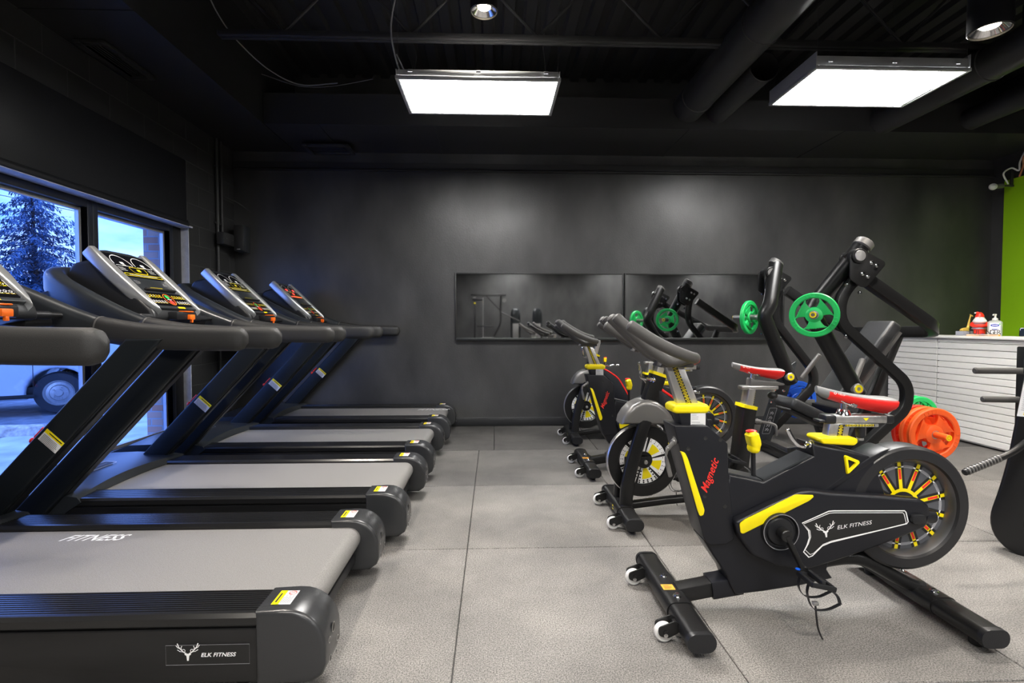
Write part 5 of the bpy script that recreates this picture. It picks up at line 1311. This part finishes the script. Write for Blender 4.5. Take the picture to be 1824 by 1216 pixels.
w0 = AX(.95)+NF*.03; obj('wire_loop', G().tube(fil([tuple(w0-D*.068), tuple(w0-D*.068+V(0, 0, .09)), tuple(w0+D*.068+V(0, 0, .09)), tuple(w0+D*.068)], .02, 4), r=.004, n=8, up=tuple(NF)), BLK, t)
h0 = AX(.600)+NF*.03; tip = Q(2.03, 2.40, .488)
h = G().tube(fil([tuple(h0), tuple(h0+NF*.055+V(0, 0, .012)), tuple(Q(2.30, 2.43, .575)), tuple(tip)], .07, 6), r=.0155, n=18, dome=.006)
k = G(); p0 = tip+V(.008, .001, .003); p1 = tip.lerp(Q(2.30, 2.43, .575), .72)
for i in range(11):
    c = p0.lerp(p1, (i+.5)/11); a = (p1-p0).normalized(); k.lathe([(.0155, -.0045), (.0185, -.002), (.0185, .002), (.0155, .0045)], c, a, 14)
hn = obj('pull_handle', h, BLK, t); obj('knurled_grip', k, GUN, hn)
for z, y, x0, x1 in ((.940, 2.86, 2.505, 2.86), (.765, 2.93, 2.625, 2.86)):
    obj('foam_roller', G().cyl((x0-2.62, y-2.6, z), (x1-2.62, y-2.6, z-.004), .0185, 20, .006), FOAM, t)
obj('roller_post', G().box(tuple(Q(2.88, 2.90, .55)), (.07, .10, 1.05), .008).box(tuple(Q(2.88, 2.62, .045)), (.07, .62, .07), .006), BLK, t)
obj('chest_pad', G().box(tuple(Q(2.92, 2.62, .665)), (.12, .24, .07), .02), LEATH, t)
obj('pad_post', G().box(tuple(Q(2.95, 2.62, .35)), (.06, .06, .58), .006), BLK, t)
obj('base_foot', G().box(tuple(Q(3.5, 2.60, .04)), (.10, .70, .07), .008), BLK, t)
obj('loading_peg', G().cyl(Q(3.3, 2.2, .5), Q(3.3, 3.0, .5), .0245, 18, .004).box(tuple(Q(3.3, 2.6, .28)), (.07, .07, .46), .006), GUN, t)

# ------------------------------------------------------------------ reception counter and what stands on it
CT = 1.085
g = G()
def boards(g, y0, y1):
    z = 0.03; i = 0
    while z < CT-.03:
        zz = min(z+.0655, CT-.022); g.box((4.80, (y0+y1)/2, (z+zz)/2-.0015), (.024, y1-y0, zz-z-.005), 0.003, 1); z += .066
    g.box((4.825, (y0+y1)/2, CT/2), (.03, y1-y0, CT-.03))
ct = thing('reception_counter', 'white slatted reception counter at the right', 'counter', (4.80, 4.6, 0))
for k, (y0, y1) in enumerate(((5.42, 6.10), (3.3, 5.41))):
    g = G(); boards(g, y0, y1); g.v = [p-V(4.80, 4.6, 0) for p in g.v]; obj('slatted_front', g, WHITEC, ct)
obj('front_joint', G().box((.012, 5.415-4.6, CT/2), (.02, .012, CT-.05)), GASKET, ct)
obj('counter_top', G().box((.26, 4.70-4.6, CT-.010), (.60, 2.80, .024), .004), WHITEC, ct)
obj('counter_body', G().box((.30, 4.70-4.6, .52), (.50, 2.76, 1.03)), WHITEC, ct)
# giraffe figure on a grey block
gx, gy = 5.17, 5.50
blk = tag(obj('stone_block', G().box((0, 0, .024), (.12, .10, .048), .004), STONE), 'grey block under the giraffe figure', 'block'); blk.location = (gx, gy, CT+.002)
gi = thing('giraffe_figurine', 'small golden giraffe figurine lying on a grey block', 'figurine', (gx, gy, CT+.050))
obj('body', G().tube(spl([(-.05, 0, .010), (-.02, 0, .018), (.02, 0, .022), (.036, 0, .05), (.045, 0, .10), (.055, 0, .145), (.062, 0, .168)], 5), r=.013, n=12, up=(0, 1, 0), scale=[.7, .9, 1.1, 1.2, 1.3, 1.35, 1.4, 1.45, 1.5, 1.5, 1.5, 1.4, 1.3, 1.2, 1.1, 1, .95, .9, .85, .8, .75, .7, .65, .6, .58, .56, .55, .55, .55, .55, .55], dome=.006), GOLD, gi)
obj('head', G().ball((.074, 0, .168), (.019, .009, .009), 12, rot=(0, .5, 0)).cyl((.060, -.004, .172), (.056, -.005, .186), .0025, 8).cyl((.060, .004, .172), (.056, .005, .186), .0025, 8), GOLD, gi)
obj('folded_leg', G().tube([(-.04, -.016, .008), (.0, -.02, .008), (.03, -.014, .008)], r=.007, n=8, dome=.003).tube([(-.04, .016, .008), (.0, .02, .008), (.03, .014, .008)], r=.007, n=8, dome=.003), GOLD, gi)
# garden gnome like figure
nx, ny = 5.185, 5.345
gn = thing('gnome_figurine', 'red capped white bearded gnome figurine on the counter', 'figurine', (nx, ny, CT+.002), math.atan2(ny, nx)-PI/2)
obj('trousers', G().lathe([(0, .012), (.040, .012), (.052, .03), (.050, .06), (.056, .075), (0, .08)], (0, 0, 0), n=24), RDP, gn)
obj('shoes', G().ball((-.022, -.015, .013), (.022, .030, .013), 12).ball((.022, -.02, .012), (.022, .032, .013), 12), BLP, gn)
obj('coat', G().lathe([(.045, .072), (.066, .074), (.060, .09), (.048, .115), (.050, .13), (.035, .15), (0, .155)], (0, 0, 0), n=24), STONE, gn)
obj('arms', G().tube(spl([(-.055, -.005, .135), (-.062, -.03, .115), (-.03, -.056, .105), (0, -.06, .108), (.03, -.056, .105), (.062, -.03, .115), (.055, -.005, .135)], 5), r=.017, n=12, dome=.008), RDP, gn)
obj('hands', G().ball((0, -.062, .112), (.016, .012, .012), 12), SKIN, gn)
obj('beard', G().lathe([(0, .112), (.024, .120), (.056, .142), (.060, .155), (.046, .18), (.034, .20), (0, .202)], (0, -.010, 0), n=24), WHT, gn)
obj('face', G().ball((0, -.025, .192), (.026, .018, .018), 14), SKIN, gn); obj('nose', G().ball((0, -.045, .190), (.008, .008, .008), 10), SKIN, gn)
obj('eye', G().ball((-.009, -.041, .197), (.003, .003, .003), 8).ball((.009, -.041, .197), (.003, .003, .003), 8), BLKP, gn)
obj('cap', G().lathe([(.036, .195), (.040, .200), (.038, .212), (.028, .235), (.012, .25), (0, .252)], (0, -.005, 0), n=24).tube(spl([(0, -.005, .236), (-.014, -.006, .248), (-.028, -.006, .246)], 4), r=.010, n=10, dome=.004), RDP, gn)
obj('bobble', G().ball((-.036, -.008, .243), (.009, .009, .009), 10), WHT, gn)
# sanitiser bottle
bx, by = 5.20, 5.19
bt = thing('pump_bottle', 'clear hand gel pump bottle with blue oval label', 'bottle', (bx, by, CT+.002))
obj('bottle_body', G().tube([(0, 0, 0), (0, 0, .008), (0, 0, .10), (0, 0, .145), (0, 0, .158), (0, 0, .165)], rr(.118, .066, .026, 4), up=(0, 1, 0), scale=[.94, 1, 1, 1, .72, .36]), CLEAR, bt)
obj('pump', G().lathe([(.024, .164), (.024, .182), (.012, .188), (.009, .194), (.008, .215), (.012, .216), (.012, .228), (0, .23)], (0, 0, 0), n=24).tube([(0, 0, .222), (-.012, -.025, .224), (-.016, -.036, .216)], r=.006, n=10), WHT, bt)
# the viewer's side of the things on the counter looks along the line of sight
sv = Vector((-by, bx, 0)).normalized()*-1; nv = Vector((-bx, -by, 0)).normalized()
bt.rotation_euler = (0, 0, math.atan2(by, bx)-PI/2)
d = Decal(lambda u, v, h: V(u, -.0332-h, v)); d.rect(0, .082, .085, .115, 0); d.up().disc(0, .112, .034, 1, 28, .42); d.rect(0, .070, .062, .020, 2); d.up()
d.line([(-.022, .112), (.022, .112)], .007, 0); d.line([(-.022, .070), (.02, .070)], .006, 1); d.disc(.036, .125, .006, 3, 10)
obj('bottle_label', d.g, [PRINT, BLUP, PAPER, GRNP], bt, 'white label with a blue oval')
sg = thing('letter_sign', 'pale wooden block sign carrying black standing letters, in front of the bottle and gnome', 'sign', (5.03, 5.135, CT+.002), math.atan2(5.135, 5.03)-PI/2)
obj('wood_base', G().box((-.005, 0, .010), (.260, .040, .020), .002), WOOD, sg)
for s, x, h in (('I', -.115, .046), ('U', -.088, .046), ('J', -.048, .046), ('N', .012, .046), ('G', .040, .046), ('E', .071, .046), ('R', .095, .046)):
    lt = G(); vs, fs = text_poly(s); k = h/.70; wide = 0.84
    for sh in (-.004, .004):
        lt.add([(x+a*k*wide, sh, .020+b*k) for a, b in vs], fs)
    # side walls of the letters
    ed = {}
    for f in fs:
        for i in range(len(f)): ed[tuple(sorted((f[i], f[(i+1) % len(f)])))] = ed.get(tuple(sorted((f[i], f[(i+1) % len(f)]))), 0)+1
    for (i, j), c in ed.items():
        if c == 1:
            a, b = vs[i], vs[j]; lt.add([(x+a[0]*k*wide, -.004, .020+a[1]*k), (x+b[0]*k*wide, -.004, .020+b[1]*k), (x+b[0]*k*wide, .004, .020+b[1]*k), (x+a[0]*k*wide, .004, .020+a[1]*k)], [[0, 1, 2, 3]])
    obj('standing_letter', lt, BLKP, sg)
d = Decal(lambda u, v, h: V(u, -.0202-h, v)); d.line([(-.04, .010), (.03, .010)], .006, 0); d.disc(.115, .010, .008, 1, 14); obj('base_print', d.g, [GUN, ORGP], sg)
mn = thing('desk_monitor', 'dark rounded screen behind the right end of the counter', 'monitor', (5.765, 5.16, 0.76), -0.77)
obj('screen', G().box((0, 0, .235), (.46, .03, .36), .02), CGLASS, mn); obj('stand', G().box((0, .02, .06), (.05, .03, .12), .006).box((0, .02, .006), (.22, .16, .012), .005), BLK2, mn)
obj_d = thing('reception_desk', 'low desk hidden behind the white counter', 'desk', (5.70, 4.8, 0)); obj('desk_top', G().box((0, 0, .745), (.62, 2.2, .03), .004), WHITEC, obj_d); obj('desk_side', G().box((0, -1.08, .365), (.46, .03, .73)).box((0, 1.08, .365), (.46, .03, .73)), WHITEC, obj_d)

# ------------------------------------------------------------------ machines behind the camera, seen in the mirror
t = thing('cable_machine', 'tall black pulldown frame seen only in the mirror', 'gym machine', (-0.10, -3.0, 0))
obj('post', G().box((-.46, 0, 1.03), (.05, .07, 2.06), .006), BLK, t); obj('post', G().tube(fil([(.30, 0, 2.05), (.30, 0, 1.25), (.06, 0, .80), (.06, 0, .03)], .12, 5), rr(.05, .07, .008, 2), up=(0, 1, 0)), BLK, t)
obj('top_beam', G().box((-.06, 0, 2.08), (1.02, .08, .06), .008), PIPE, t); obj('brace', G().tube([(-.12, 0, 2.05), (.30, 0, 1.62)], rr(.03, .04, .004, 1), up=(0, 1, 0)), BLK, t)
obj('guide_rod', G().cyl((-.22, 0, .1), (-.22, 0, 2.0), .014, 12), STEEL, t)
obj('pulley', G().lathe([(0, -.012), (.06, -.012), (.06, .012), (0, .012)], (.40, 0, 1.93), (0, 1, 0), 24).lathe([(0, -.012), (.05, -.012), (.05, .012), (0, .012)], (-.47, .05, 1.98), (0, 1, 0), 24), GUN, t)
obj('lat_bar', G().tube([(.30, .06, 1.58), (.55, .06, 1.46), (.85, .06, 1.32)], r=.02, n=10), FOAM, t); obj('pulley_block', G().box((-.38, .05, 1.95), (.30, .05, .07), .01), BLK2, t); obj('yellow_tag', G().box((-.46, .06, 1.84), (.05, .03, .04), .01), YEL, t)
obj('arm_rest', G().box((-.15, .05, 1.17), (.50, .04, .035), .008), BLK, t); obj('roller', G().cyl((-.28, .05, .82), (.12, .05, .82), .03, 14, .006), FOAM, t); obj('base', G().box((-.1, 0, .03), (1.0, .9, .06), .006), BLK, t)
for x, l in ((.66, 'weight stack tower with shiny domed shroud, next to the pulldown frame in the mirror'), (1.33, 'weight stack tower with domed shroud, the middle one seen in the mirror'), (4.55, 'weight stack tower with domed shroud, reflected beside the green plates')):
    t = thing('weight_tower', l, 'gym machine', (x, -3.75 if x < 2 else -3.0, 0), 0, 'domed weight towers behind the camera')
    obj('shroud', G().tube([(0, 0, .04), (0, 0, 1.50), (0, 0, 1.60), (0, 0, 1.68), (0, 0, 1.72)], rr(.30, .30, .09, 5), up=(0, 1, 0), scale=[1, 1, .94, .74, .35]), UPR, t, smooth=60)
    obj('stack_window', G().box((0, .152, .80), (.18, .01, .9), .004), GUN, t); obj('base', G().box((0, .05, .03), (.5, .6, .06), .01), BLK, t)
